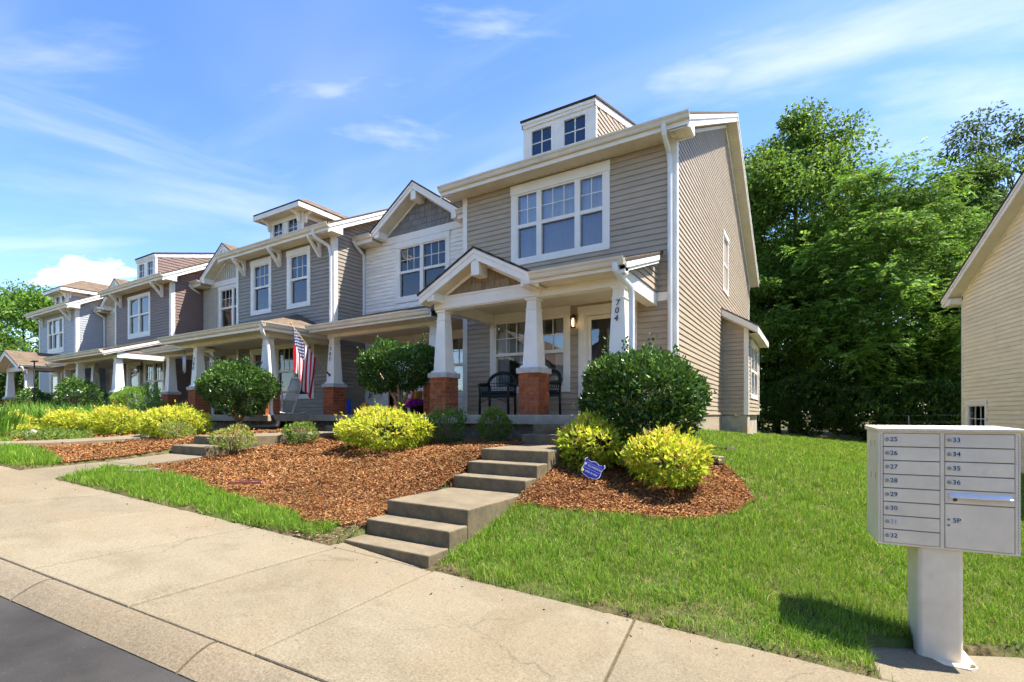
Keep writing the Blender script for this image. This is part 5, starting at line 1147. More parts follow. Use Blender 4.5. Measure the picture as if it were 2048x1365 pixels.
grass('lawn_grass', 'sunlit green lawn right of the steps beside the mailbox', is_lawn_r, (-2.9, 7.5, 3.2, 26), (9500, 4.4, 1.9), .045, .10, GC, GW)
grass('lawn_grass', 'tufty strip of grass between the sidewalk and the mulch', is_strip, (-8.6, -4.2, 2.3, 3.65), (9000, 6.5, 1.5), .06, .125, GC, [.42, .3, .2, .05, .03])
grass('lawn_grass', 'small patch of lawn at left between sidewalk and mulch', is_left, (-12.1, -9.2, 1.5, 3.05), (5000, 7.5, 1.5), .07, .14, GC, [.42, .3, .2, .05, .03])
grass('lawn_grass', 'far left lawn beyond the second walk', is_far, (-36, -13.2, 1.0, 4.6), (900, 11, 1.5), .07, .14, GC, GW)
SOIL = [(-4.55, 3.02), (-3.95, 3.15), (-3.97, 3.7), (-4.25, 3.6), (-4.6, 3.4)]
x, y = scatter(lambda a, b: inpoly(a, b, SOIL), (-4.7, -3.9, 3.0, 3.75), (2600, 9, 1)); n = len(x); a = rng.uniform(0, 6.28, n); V, F, C = leaves(np.stack([x, y, ground(x, y)+.006+rng.uniform(0, .012, n)], 1), np.stack([np.cos(a), np.sin(a), rng.normal(.05, .15, n)], 1), rng.uniform(.015, .06, n), rng.uniform(.004, .012, n), mixcol(n, [(.26, .19, .10), (.17, .11, .055), (.36, .28, .16), (.10, .065, .035)]))
so = tag(bpy.data.objects.new('dry_litter', tri_mesh('dry_litter', V, F, C, M_CHIP)), 'dry straw and bark on the bare soil left of the bottom step', 'litter', kind='stuff'); COL.objects.link(so)
# loose bits on the pavement
x = []; 
for i in range(70):
    t = random.uniform(-8, 1.5); n = N_BACK-abs(random.gauss(0, .22)) if i < 55 else random.uniform(N_KERB, N_BACK); x.append(xy(t, n))
X_ = np.array(x); n = len(X_); P = np.stack([X_[:, 0], X_[:, 1], S_plane(X_[:, 0], X_[:, 1])+.006], 1); a = rng.uniform(0, 6.28, n); D = np.stack([np.cos(a), np.sin(a), rng.uniform(-.05, .2, n)], 1)
V, F, C = leaves(P, D, rng.uniform(.012, .04, n), rng.uniform(.006, .014, n), mixcol(n, [(.10, .06, .035), (.30, .2, .1), (.05, .035, .025)])); tag(bpy.data.objects.new('leaf_litter', tri_mesh('leaf_litter', V, F, C, M_CHIP)), 'scattered dry leaf and bark bits along the sidewalk edge', 'litter', kind='stuff'); COL.objects.link(bpy.data.objects['leaf_litter'])
# ------------------------------------------------------------------ shrubs
YC = [(.42, .40, .035), (.30, .34, .03), (.50, .40, .05), (.18, .26, .025), (.50, .20, .06)]; YW = [.38, .26, .18, .14, .04]; YT = [(.56, .60, .042), (.66, .66, .08), (.46, .55, .036), (.52, .59, .045), (.70, .60, .12), (.48, .56, .04), (.66, .42, .10)]; YO = [(.18, .28, .02), (.30, .38, .03), (.38, .42, .035)]
HC = [(.036, .085, .014), (.050, .115, .018), (.026, .060, .011), (.09, .17, .025)]; HW = [.4, .3, .2, .1]; HT = [(.075, .16, .022), (.13, .23, .032), (.055, .12, .018)]
GCs = [(.075, .15, .022), (.10, .19, .03), (.05, .11, .018)]; GWs = [.5, .3, .2]
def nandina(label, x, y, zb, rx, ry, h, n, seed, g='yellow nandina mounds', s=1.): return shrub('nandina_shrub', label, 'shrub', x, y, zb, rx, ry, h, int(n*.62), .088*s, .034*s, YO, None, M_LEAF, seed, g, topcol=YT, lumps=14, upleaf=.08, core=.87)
nandina('yellow-green nandina mound hard against the right of the steps behind the blue sign', -2.55, 6.25, -.74, .50, .48, .70, 5200, 3)
nandina('yellow-green nandina mound right of the blue sign, furthest right of the yellow shrubs', -1.52, 6.08, -.88, .50, .50, .66, 5600, 4)
nandina('broad yellow nandina mound alone on the mulch left of the front steps', -6.42, 6.35, -.66, .92, .70, .74, 9000, 5)
nandina('orange-tipped yellow nandina mound leftmost of the row of three by the far walk', -16.6, 4.95, -.50, .62, .5, .60, 6000, 6, s=.95)
nandina('bright yellow nandina mound in the middle of the row of three by the far walk', -14.7, 5.35, -.50, .78, .6, .66, 7000, 7, s=.95)
nandina('bright yellow nandina mound rightmost of the row of three by the far walk', -12.25, 5.55, -.52, .80, .62, .70, 7000, 8, s=.95)
nandina('low yellow plant in the ground cover near the pale stone at far left', -16.1, 4.0, -.50, .34, .3, .22, 1200, 9, s=.95)
nandina('yellow mound half hidden behind the tall strap leaves at far left', -20.6, 4.9, -.48, .7, .5, .55, 2400, 10, s=1.2)
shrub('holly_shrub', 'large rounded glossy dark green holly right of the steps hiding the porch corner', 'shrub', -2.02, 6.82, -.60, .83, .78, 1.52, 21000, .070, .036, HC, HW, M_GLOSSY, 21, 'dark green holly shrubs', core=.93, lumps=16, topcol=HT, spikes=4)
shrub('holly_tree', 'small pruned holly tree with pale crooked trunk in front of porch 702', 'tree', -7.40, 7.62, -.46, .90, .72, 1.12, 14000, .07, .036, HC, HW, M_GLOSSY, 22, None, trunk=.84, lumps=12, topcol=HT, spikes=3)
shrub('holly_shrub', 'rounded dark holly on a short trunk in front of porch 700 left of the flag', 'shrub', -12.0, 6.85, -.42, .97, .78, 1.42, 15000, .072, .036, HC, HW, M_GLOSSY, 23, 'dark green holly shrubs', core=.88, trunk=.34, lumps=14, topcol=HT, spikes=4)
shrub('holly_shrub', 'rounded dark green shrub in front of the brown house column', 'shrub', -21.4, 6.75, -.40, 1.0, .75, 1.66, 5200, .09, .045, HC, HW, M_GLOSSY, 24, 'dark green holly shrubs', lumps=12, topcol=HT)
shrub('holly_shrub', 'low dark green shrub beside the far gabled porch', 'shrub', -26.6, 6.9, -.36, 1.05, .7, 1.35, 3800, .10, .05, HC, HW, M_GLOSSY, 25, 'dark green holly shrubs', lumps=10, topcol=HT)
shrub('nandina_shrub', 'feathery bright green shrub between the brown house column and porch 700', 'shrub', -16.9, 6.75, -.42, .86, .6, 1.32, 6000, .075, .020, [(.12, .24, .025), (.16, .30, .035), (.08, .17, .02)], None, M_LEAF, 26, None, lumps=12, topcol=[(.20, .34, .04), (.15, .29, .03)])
shrub('green_shrub', 'loose upright green shrub below the left porch pier of house 704', 'shrub', -5.52, 6.85, -.55, .36, .33, .72, 1900, .045, .026, GCs, GWs, M_LEAF, 27, 'small green shrubs', lumps=10, topcol=[(.16, .27, .05), (.12, .22, .035)])
shrub('green_shrub', 'small two-tiered green shrub below the wicker chair on porch 704', 'shrub', -4.58, 6.92, -.50, .34, .28, .62, 2000, .045, .026, [(.07, .14, .022), (.09, .17, .028)], None, M_LEAF, 28, 'small green shrubs', lumps=6, topcol=[(.13, .22, .035)])
shrub('green_shrub', 'low light green shrub left of the big yellow mound beside the walk', 'shrub', -8.30, 5.95, -.56, .34, .30, .46, 1500, .042, .022, GCs, GWs, M_LEAF, 29, 'small green shrubs', lumps=8, topcol=[(.20, .30, .05), (.26, .32, .06)])
shrub('green_shrub', 'sparse yellow-green shrub in front of the holly by the two walk steps', 'shrub', -8.42, 4.72, -.62, .32, .30, .46, 1200, .042, .022, [(.22, .28, .05), (.15, .22, .04)], None, M_LEAF, 30, 'small green shrubs', lumps=8, topcol=[(.34, .34, .07)])
shrub('green_shrub', 'small dark green shrub left of the holly at porch 700', 'shrub', -13.9, 6.5, -.48, .45, .4, .8, 1800, .05, .025, GCs, GWs, M_LEAF, 31, 'small green shrubs', lumps=8)
shrub('green_shrub', 'pale wispy shrub at the right foot of the yellow row', 'shrub', -11.35, 5.2, -.54, .36, .3, .42, 1100, .05, .02, [(.26, .30, .06), (.2, .26, .05)], None, M_LEAF, 32, 'small green shrubs', lumps=7)
def strap_clump(label, x, y, zb, h, r, n, seed, g):
    t = thing('daylily_clump', (x, y, zb), label, 'plant', g); q = np.random.default_rng(seed); a = q.uniform(0, 6.283, n); b = q.uniform(0, r, n); ln = q.uniform(.12, .6, n); H = h*q.uniform(.6, 1.15, n); k = 4
    base = np.stack([b*np.cos(a*3), b*np.sin(a*3), np.zeros(n)], 1); out = np.stack([np.cos(a), np.sin(a), np.zeros(n)], 1); side = np.stack([-np.sin(a), np.cos(a), np.zeros(n)], 1); V = []; F = []
    for j in range(k+1):
        s_ = j/k; c_ = base+out*(ln*H*s_**1.7)[:, None]+np.array([0, 0, 1])*(H*(s_-.32*ln*s_**3))[:, None]; w_ = .016*(1-s_**2)+.001; V += [c_-side*w_, c_+side*w_]
    V = np.stack(V, 1).reshape(-1, 3); i = np.arange(n)[:, None]*(2*(k+1)); F = np.concatenate([np.concatenate([i+2*j, i+2*j+1, i+2*j+3, i+2*j+2], 1) for j in range(k)]); C = np.repeat(mixcol(n, [(.13, .26, .03), (.18, .33, .04), (.09, .19, .025)]), 2*(k+1), axis=0)
    link('foliage', tri_mesh('foliage', V, F, C, M_LEAF), t, (x, y, zb))
for i, u in enumerate(np.linspace(-24.2, -16.8, 9)):
    strap_clump(['daylily clump of upright strap leaves, %s along the far row' % w for w in ('first', 'second', 'third', 'fourth', 'fifth', 'sixth', 'seventh', 'eighth', 'ninth')][i]+' from the left', float(u), 5.95+.25*math.sin(i*2.1), gz(u, 5.9), .92-.02*i, .42, 150, 40+i, 'daylilies in the far row')
strap_clump('tall clump of broad strap leaves cut off by the left edge of the view', -15.6, 3.42, gz(-15.6, 3.4), .85, .35, 140, 60, None)
strap_clump('arching clump of strap leaves in front of the far daylily row', -18.2, 4.3, gz(-18.2, 4.3), .7, .3, 120, 61, None)
# low ground cover round the stone
GP = [(-17.5, 3.3), (-14.0, 3.55), (-13.4, 4.3), (-14.2, 4.75), (-17.5, 4.5)]
x, y = scatter(lambda a, b: inpoly(a, b, GP), (-17.6, -13.3, 3.2, 4.8), (1500, 12, 1.5)); n = len(x); P = np.stack([x, y, ground(x, y)+rng.uniform(.01, .14, n)], 1); V, F, C = leaves(P, rng.normal(0, .6, (n, 3))+[0, 0, .5], .07, .03, mixcol(n, [(.15, .23, .035), (.22, .28, .05), (.10, .18, .03)]))
gcov = tag(bpy.data.objects.new('ground_cover', tri_mesh('ground_cover', V, F, C, M_LEAF)), 'low yellow-green ground cover round the pale stone', 'ground cover', kind='stuff'); COL.objects.link(gcov)
rb = bmesh.new(); bmesh.ops.create_icosphere(rb, subdivisions=3, radius=1)
for v in rb.verts:
    p = v.co; k = 1+.22*math.sin(p.x*4+1)*math.cos(p.y*3)+.12*math.sin(p.z*7+p.x*5); v.co = Vector((p.x*.17*k, p.y*.12*k, p.z*.14*k+.05))
me = bpy.data.meshes.new('garden_stone'); rb.to_mesh(me); rb.free(); me.materials.append(M_STONE); tag(link('garden_stone', me, None, (-14.4, 3.72, gz(-14.4, 3.72)), (.1, .2, .5)), 'pale weathered stone beside the far walk', 'stone')
# ------------------------------------------------------------------ trees
def tree(name, label, x, y, zb, top, crown0, rx, ry, nclump, nleaf, ll, lw, cols, w, seed, group=None, frond=False, bark=None, lean=(0, 0), cs=.62, sparse=0., m=None, shape=1.):
    t = thing(name, (x, y, zb), label, 'tree', group); q = np.random.default_rng(seed); hz = (top-crown0)/2; cz = (top+crown0)/2
    d = unit(q.normal(size=(nclump, 3))); r = q.uniform(.35, 1, (nclump, 1))**.6; cen = d*r*np.array([rx, ry, hz]); f = (cen[:, 2]/hz+1)/2
    nar = np.clip(1.15-shape*.55*np.clip(f-.45, 0, 1)*1.6, .3, 1.2); cen[:, 0] *= nar; cen[:, 1] *= nar; cen += np.array([lean[0], lean[1], 0])*f[:, None]; cen[:, 2] += cz-zb
    csz = cs*q.uniform(.6, 1.35, nclump); k = q.integers(0, nclump, nleaf) ; g = unit(q.normal(size=(nleaf, 3)))*(q.random((nleaf, 1))**.45)*np.array([1.15, 1.15, .72]); P = cen[k]+g*csz[k][:, None]
    tint = 1+q.normal(0, .13, nclump)[k][:, None]
    if not frond:
        D = g+q.normal(0, .6, (nleaf, 3))+np.array([0, 0, -.15]); c = mixcol(nleaf, cols, w)*tint; V, F, C = leaves(P, D, ll*q.uniform(.7, 1.3, nleaf), lw*q.uniform(.7, 1.3, nleaf), c, droop=.25)
    else:                                               # pinnate leaves: leaflets in pairs along a drooping rachis
        nf = nleaf//12; P = P[:nf]; g = g[:nf]; D = unit(g*np.array([1, 1, .35])+q.normal(0, .35, (nf, 3))+np.array([0, 0, .12])); LR = q.uniform(.34, .60, nf); sd = unit(np.cross(D, np.array([0, 0, 1.]))); Pp, Dd, Ll = [], [], []
        for j in range(6):
            s_ = .2+.75*j/5; b = P+D*(LR*s_)[:, None]+np.array([0, 0, -1])*(LR*.35*s_*s_)[:, None]
            for sg in (-1, 1): Pp.append(b); Dd.append(sd*sg+D*.55+np.array([0, 0, -.22])); Ll.append(np.full(nf, ll)*(1-.35*abs(s_-.5)))
        P = np.concatenate(Pp); D = np.concatenate(Dd); c = np.tile(mixcol(nf, cols, w)*tint[:nf], (12, 1)); V, F, C = leaves(P, D, np.concatenate(Ll), lw, c, fold=.1)
    keep = V[:, 2].reshape(-1, 4).min(1) > -.05; F = F[keep]
    link('crown', tri_mesh('crown', V, F, C, m or M_LEAF), t, (x, y, zb)); H = top-zb; mb = MB(); tr = .013*H+.05
    lx, ly = lean; pts = [(x+lx*s_*s_, y+ly*s_*s_, zb-.2+s_*H*.86) for s_ in (0, .12, .3, .5, .7, .88, 1)]; mb.tube(pts, [tr*1.3, tr, tr*.85, tr*.65, tr*.42, tr*.2, .02], 10)
    o = np.array([x, y, zb])
    for i in q.choice(nclump, min(nclump, 26), replace=False):
        e = cen[i]+o; s_ = np.clip((cen[i][2]-.35*np.linalg.norm(cen[i][:2]))/(H*.86), .1, .85); b = np.array([x+lx*s_*s_, y+ly*s_*s_, zb+s_*H*.86]); mid = b*.45+e*.55+np.array([0, 0, -.12*np.linalg.norm(e-b)*.4])+q.normal(0, .12, 3); r0 = tr*.5*(1-s_)+.02; mb.tube([tuple(b), tuple(mid), tuple(e)], [r0, r0*.6, .012], 6)
    mb.build('trunk', bark or M_BARKD, t, True); return t
TG = [(.085, .165, .018), (.115, .215, .024), (.06, .12, .015), (.16, .26, .035)]; TW_ = [.4, .3, .2, .1]
TD = [(.062, .122, .019), (.085, .160, .025), (.042, .086, .015)]; TB = [(.090, .182, .021), (.122, .235, .028), (.062, .135, .016), (.18, .295, .042)]
tree('broadleaf_tree', 'tallest dense green tree just beyond the end wall of house 704', -.9, 31, -.9, 16.4, 3.5, 3.9, 3.4, 150, 66000, .19, .12, TG, TW_, 71, 'woodland trees behind the lawn', cs=1.0, shape=.6)
tree('walnut_tree', 'bright green walnut tree with drooping feathery leaves in the middle of the wood edge', 2.7, 26.6, -1.1, 10.9, -.3, 3.4, 2.5, 150, 110000, .165, .055, TB, [.4, .3, .2, .1], 72, 'woodland trees behind the lawn', frond=True, cs=.75, shape=.55)
tree('broadleaf_tree', 'tall thin-leaved tree against the sky above the pale yellow roof', 11.4, 41, -1.2, 18.0, 8.5, 5.5, 4.5, 70, 17000, .21, .12, [(.05, .09, .022), (.07, .12, .03), (.035, .065, .02)], None, 73, 'woodland trees behind the lawn', cs=1.0, shape=.3, lean=(-1.5, 0))
tree('broadleaf_tree', 'dark tree between the walnut and the pale yellow house', 7.8, 37, -1.2, 14.2, .5, 3.8, 3.2, 110, 46000, .20, .13, TD, None, 74, 'woodland trees behind the lawn', cs=1.0)
tree('broadleaf_tree', 'shaded tree low behind the end of house 704', -1.6, 27.5, -.9, 8.2, .2, 2.8, 2.2, 100, 42000, .15, .095, TG, TW_, 75, 'woodland trees behind the lawn', cs=.72)
tree('broadleaf_tree', 'dark understorey tree filling the wood behind the walnut', 1.6, 34, -1, 11.5, -.5, 6.0, 2.5, 120, 52000, .21, .14, TD, None, 76, 'woodland trees behind the lawn', cs=1.0, shape=.3)
tree('broadleaf_tree', 'dark understorey tree right of the walnut trunk', 6.2, 30, -1.3, 8.5, -1, 3.0, 2.2, 90, 34000, .17, .11, TD, None, 77, 'woodland trees behind the lawn', cs=.8)
tree('broadleaf_tree', 'dense sunlit tree behind the far end of the terrace at left', -50, 12.5, -.3, 9.6, .3, 6.2, 4.5, 110, 34000, .22, .13, TB, [.4, .3, .2, .1], 78, None, cs=1.15, shape=.5)
tree('broadleaf_tree', 'lower dark tree seen through the far gabled porch', -43, 10.5, -.3, 4.6, -.1, 3.4, 2.4, 50, 9000, .2, .12, TD, None, 79, None, cs=.9, shape=.4)
for i, (x, y, h, r, nm) in enumerate([(-2.6, 25.2, 2.6, 1.6, 'leftmost, by the bay of house 704'), (-.3, 25.6, 2.9, 1.7, 'second from the left'), (1.9, 25.0, 2.4, 1.6, 'third from the left under the walnut'), (4.0, 25.2, 2.7, 1.7, 'fourth from the left'), (6.0, 26.0, 3.2, 1.8, 'rightmost, behind the pale yellow house')]):
    shrub('understorey_shrub', 'dark shaded bush at the wood edge, '+nm, 'shrub', x, y, gz(x, y), r, r*.8, h, 9000, .14, .08, TD+[(.05, .10, .02)], None, M_LEAF, 90+i, 'bushes along the wood edge', lumps=14)
# ------------------------------------------------------------------ cluster mailbox
MX, MY, MANG = .396, 4.477, R(4.5); fm = Frame(MX, MY, MANG)
mbx = thing('cluster_mailbox', (MX+.38, MY+.2, -1.7), 'beige metal cluster mailbox on a pedestal with doors numbered 25 to 36', 'mailbox')
MW, MT, MBt = .765, -.117, -.936
body = MB(fm).box(0, MW, -.45, -.012, MBt, MT); bo_ = body.build('cabinet', M_BOX, mbx, bevel=.004)
lid = MB(fm); lid.add([(-.014, .018, MT), (MW+.014, .018, MT), (MW+.014, -.462, MT), (-.014, -.462, MT), (-.014, .018, MT+.022), (MW+.014, .018, MT+.022), (MW+.014, -.462, MT+.035), (-.014, -.462, MT+.035)], [(0, 3, 2, 1), (4, 5, 6, 7), (0, 1, 5, 4), (1, 2, 6, 5), (2, 3, 7, 6), (3, 0, 4, 7)]); lid.build('lid', M_BOX, mbx, bevel=.004)
fr_ = MB(fm); zt, zb = MT-.014, MBt+.012
for (a, b, c, d) in ((0, .026, MBt, MT), (MW-.026, MW, MBt, MT), (.026, MW-.026, zt, MT), (.026, MW-.026, MBt, zb), (.352, .374, zb, zt)): fr_.box(a, b, -.012, 0, c, d)
face = fr_.build('front_frame', M_BOX, mbx)
MB(fm).box(.026, MW-.026, -.0119, -.0105, zb, zt).build('door_gap', M_BOXD, mbx)
hg = MB(fm)
for sx in (.010, MW-.012):
    z = MBt+.02
    while z < MT-.03: hg.box(sx, sx+.003, .0002, .0012, z, z+.012); z += .02
for (z0, dd) in ((-.19, -.12), (-.20, -.28), (-.43, -.10), (-.44, -.26)): hg.box(-.0012, -.0002, dd-.012, dd, z0-.045, z0)
hg.build('hinge_slot', M_BOXD, mbx)['kind'] = 'stuff'
def mdoor(a, b, z0, z1, txt, lock=True, tx=.064, ty=None):
    d_ = MB(fm).box(a+.004, b-.004, -.010, .003, z0+.0035, z1-.0035).build('mail_door', M_BOX, mbx, bevel=.002)
    zc = ty if ty is not None else (z0+z1)/2+.004
    if lock:
        L0 = fm.w((a+.025, .003, zc)); k = MB(); dv = Vector((math.sin(MANG), -math.cos(MANG), 0)); k.tube([L0, tuple(Vector(L0)+dv*.006)], .0125, 14); k.build('lock', M_STEEL, d_, True)
        L1 = Vector(L0)+dv*.0062; k = MB(); k.tube([tuple(L1), tuple(L1+dv*.001)], .0035, 8); k.build('keyhole', M_BOXD, d_)
    if txt:
        MB(fm).box(a+tx-.024, a+tx+.024, .003, .0036, zc-.019, zc+.019).build('number_plate', plain('number decal', (.60, .58, .53), .5), d_)
        facetext('numeral', txt, .044, fm.w((a+tx, .0046, zc)), MANG, d_, M_TXT if txt != '31' else plain('faded numeral', (.26, .25, .23)), ext=.0006)
    return d_
rows = 8; hh = (zt-zb)/rows
for i in range(8): mdoor(.026, .352, zt-hh*(i+1), zt-hh*i, str(25+i))
for i in range(4): mdoor(.374, MW-.026, zt-hh*.98*(i+1), zt-hh*.98*i, str(33+i))
z1 = zt-hh*.98*4; z2 = z1-.095
od = MB(fm).box(.377, MW-.029, -.010, .003, z2+.0025, z1-.0025).build('outgoing_door', M_BOX, mbx, bevel=.002)
MB(fm).hexa([(.395, .003, z1-.035), (MW-.045, .003, z1-.035), (MW-.045, .028, z1-.052), (.395, .028, z1-.052), (.395, .003, z1-.020), (MW-.045, .003, z1-.020), (MW-.045, .030, z1-.045), (.395, .030, z1-.045)]).build('outgoing_slot', M_ALU, od)
k = MB(); p = Vector(fm.w((.430, .003, z1-.066))); dv = Vector((math.sin(MANG), -math.cos(MANG), 0)); k.tube([tuple(p), tuple(p+dv*.007)], .011, 12); k.build('lock', M_IRON, od, True)
pd = mdoor(.374, MW-.026, zb, z2, '5P', False, .066, z2-.115)
for dz in (.110, .150):
    k = MB(); p = Vector(fm.w((.396, .003, z2-dz))); k.tube([tuple(p), tuple(p+dv*.004)], .008, 10); k.build('lock', M_BOXD, pd)
pz = float(S_plane(.75, 4.7))+.006
ch = .05; q = [(.255, -.02), (.465, -.02), (.485, -.04), (.485, -.32), (.465, -.34), (.255, -.34), (.235, -.32), (.235, -.04)]
MB(fm).prism([(a, b, pz) for a, b in q], [(a, b, MBt) for a, b in q]).build('pedestal', M_BOX, mbx, bevel=.006)
q = [(.20, .06), (.50, .06), (.55, .01), (.55, -.38), (.51, -.42), (.18, -.42), (.13, -.38), (.13, -.02)]
MB(fm).prism([(a, b, pz-.004) for a, b in q], [(a, b, pz+.012) for a, b in q]).build('base_plate', M_BOX, mbx)
for a, b in ((.185, .0), (.52, .02), (.18, -.38), (.515, -.38)): p = fm.w((a, b, pz+.01)); MB().tube([p, (p[0], p[1], p[2]+.022)], .014, 6).build('anchor_bolt', M_STEEL, mbx)
# ------------------------------------------------------------------ security sign
sg = thing('yard_sign', (-2.31, 5.53, gz(-2.31, 5.53)), 'blue shield-shaped security sign on a leaning stake in the right mulch bed', 'sign')
Mx = Matrix.Translation(Vector((-2.235, 5.47, -.645))) @ Matrix.Rotation(R(24), 4, 'Z') @ Matrix.Rotation(R(-12), 4, 'X') @ Matrix.Rotation(R(25), 4, 'Y')
def signpoly(k):
    half = [(0, .118), (.03, .108), (.06, .095), (.10, .103), (.125, .128), (.142, .11), (.148, .09), (.132, .06), (.126, .02), (.135, -.03), (.128, -.07), (.10, -.098), (.06, -.108), (.03, -.112), (0, -.128)]
    k *= .88; return [(x*k, z*k) for x, z in half]+[(-x*k, z*k) for x, z in half[-2:0:-1]]
def sgn_part(name, poly, y0, y1, m):
    mb = MB(); mb.prism([tuple(Mx @ Vector((x, y0, z))) for x, z in poly], [tuple(Mx @ Vector((x, y1, z))) for x, z in poly]); return mb.build(name, m, sg)
pn = sgn_part('panel', signpoly(1.0), 0, .006, plain('sign white edge', (.60, .58, .66), .4)); sgn_part('panel_face', signpoly(.93), -.0015, 0, plain('sign blue', (.020, .022, .22), .35))
sgn_part('band', [(-.10, -.006), (.10, -.006), (.10, -.011), (-.10, -.011)], -.0025, -.0016, plain('sign line', (.25, .25, .6)))
sgn_part('band', [(-.10, .058), (.10, .058), (.10, .054), (-.10, .054)], -.0025, -.0016, plain('sign line', (.25, .25, .6)))
def sgn_text(txt, size, x, z, m):
    me = text_mesh(txt, size, .0004); me.materials.clear(); me.materials.append(m); me.transform(Mx @ Matrix.Translation(Vector((x, -.0028, z))) @ Matrix.Rotation(R(90), 4, 'X')); me.transform(Matrix.Translation(-ORG[sg.name])); o = bpy.data.objects.new('lettering', me); COL.objects.link(o); o.parent = sg
sgn_text('GUARDIAN', .035, .022, .026, plain('sign lettering', (.50, .52, .62), .5))
sgn_part('emblem', [(-.095+.013*math.cos(a*.7854), .035+.015*math.sin(a*.7854)) for a in range(8)], -.0025, -.0016, plain('sign lettering', (.5, .52, .62)))
sgn_part('emblem', [(-.10+.017*math.cos(a*.5236), -.045+.017*math.sin(a*.5236)) for a in range(12)], -.0025, -.0016, plain('sign yellow', (.70, .62, .06)))
for i in range(9):
    xa = -.066+i*.017; sgn_part('lettering', [(xa, -.033), (xa+.013, -.033), (xa+.013, -.053), (xa, -.053)] if i not in (3, 5) else [(xa, -.037), (xa+.007, -.037), (xa+.007, -.053), (xa, -.053)], -.0025, -.0016, plain('sign small print', (.30, .30, .38)))
st = MB(); a_ = Mx @ Vector((-.03, .01, -.05)); st.tube([tuple(a_), (-2.33, 5.53, gz(-2.31, 5.53)-.05)], .009, 8); st.build('stake', M_IRON, sg)
# ------------------------------------------------------------------ wicker chairs on porch 704
def wicker_chair(x, y, rz, label):
    t = thing('wicker_chair', (x, y, 0), label, 'chair', 'wicker chairs on porch 704'); c, s_ = math.cos(rz), math.sin(rz)
    def W(px, py, pz_): return (x+px*c-py*s_, y+px*s_+py*c, pz_)
    def tb(name, paths, r, n=7):
        mb = MB()
        for p in paths: mb.tube([W(*q) for q in p], r, n)
        return mb.build(name, M_BLACK, t, True)
    w = .31
    hoop = [(-w, -.26, .60), (-w-.01, -.05, .62), (-w, .18, .64)]+[(-w*math.cos(a), .22+.05*math.sin(a), .64+.24*math.sin(a)) for a in np.linspace(0, math.pi, 13)]+[(w, .18, .64), (w+.01, -.05, .62), (w, -.26, .60)]
    tb('arm_frame', [hoop], .036, 9)
    for lx, ly in ((-w, -.25), (w, -.25), (-w+.02, .24), (w-.02, .24)): tb('leg', [[(lx, ly, .0), (lx*.98, ly*.97, .40), (lx, ly, .62)]], .026)
    tb('backrest', [[(px, .22, .40), (px*1.02, .25, .62), (px*1.0, .25, .64+.235*math.sqrt(max(0, 1-(px/w)**2)))] for px in np.linspace(-w*.9, w*.9, 17)]+[[(-w, -.24+k*.05, .40), (-w, -.24+k*.05, .61)] for k in range(10)]+[[(w, -.24+k*.05, .40), (w, -.24+k*.05, .61)] for k in range(10)]+[[(-w, .235, z), (w, .235, z)] for z in (.48, .54, .60, .66)], .0065, 5)
    m_ = MB(); P = [W(-w, -.28, .36), W(w, -.28, .36), W(w, .25, .36), W(-w, .25, .36)]; m_.hexa(P+[(a, b, .405) for a, b, _ in P]); m_.build('seat', M_BLACK, t, bevel=.01)
    m_ = MB(); P = [W(-w+.04, -.26, .405), W(w-.04, -.26, .405), W(w-.04, .2, .405), W(-w+.04, .2, .405)]; m_.hexa(P+[(a, b, .48) for a, b, _ in P]); m_.build('cushion', plain('dark green cushion', (.012, .022, .020), .9), t, bevel=.025, seg=3)
    tb('skirt', [[(px, -.27, .36), (px, -.27, .24+.10*(1-(px/w)**2))] for px in np.linspace(-w*.92, w*.92, 15)]+[[(-w, -.26, .22), (-w*.5, -.27, .305), (0, -.27, .335), (w*.5, -.27, .305), (w, -.26, .22)]], .008, 5); return t
wicker_chair(-5.55, 8.55, R(12), 'black wicker armchair left of the middle brick pier on porch 704'); wicker_chair(-4.62, 8.70, R(-28), 'second black wicker armchair mostly hidden behind the middle brick pier')
# ------------------------------------------------------------------ white rocking chair on porch 700
t = thing('rocking_chair', (-12.55, 8.45, 0), 'white slatted rocking chair behind the flag on porch 700', 'chair'); M_RK = mat('chair white', (.80, .76, .68), .5, .05)
def RK(name, boxes):
    mb = MB()
    for p, q, r in boxes: mb.tube([(-12.55+a, 8.45+b, c_) for a, b, c_ in (p, q)], r, 6)
    return mb.build(name, M_RK, t, True)
for sx in (-.27, .27): RK('back_post', [((sx, .05, .02), (sx*1.0-.0, .42, 1.05), .022)]); RK('rocker', [((sx, -.42, .08), (sx, -.1, .03), .02), ((sx, -.1, .03), (sx, .3, .04), .02), ((sx, .3, .04), (sx, .55, .10), .02)]); RK('leg', [((sx, -.25, .04), (sx, -.25, .62), .02)]); RK('arm', [((sx, -.30, .62), (sx, .26, .64), .026)])
for k in range(8): RK('back_slat', [((-.21+.06*k, .18, .45), (-.21+.06*k, .41, 1.02), .013)])
RK('top_rail', [((-.27, .42, 1.05), (.27, .42, 1.05), .032)]); RK('seat', [((-.27, -.25+.07*k, .40), (.27, -.25+.07*k, .40), .03) for k in range(7)])
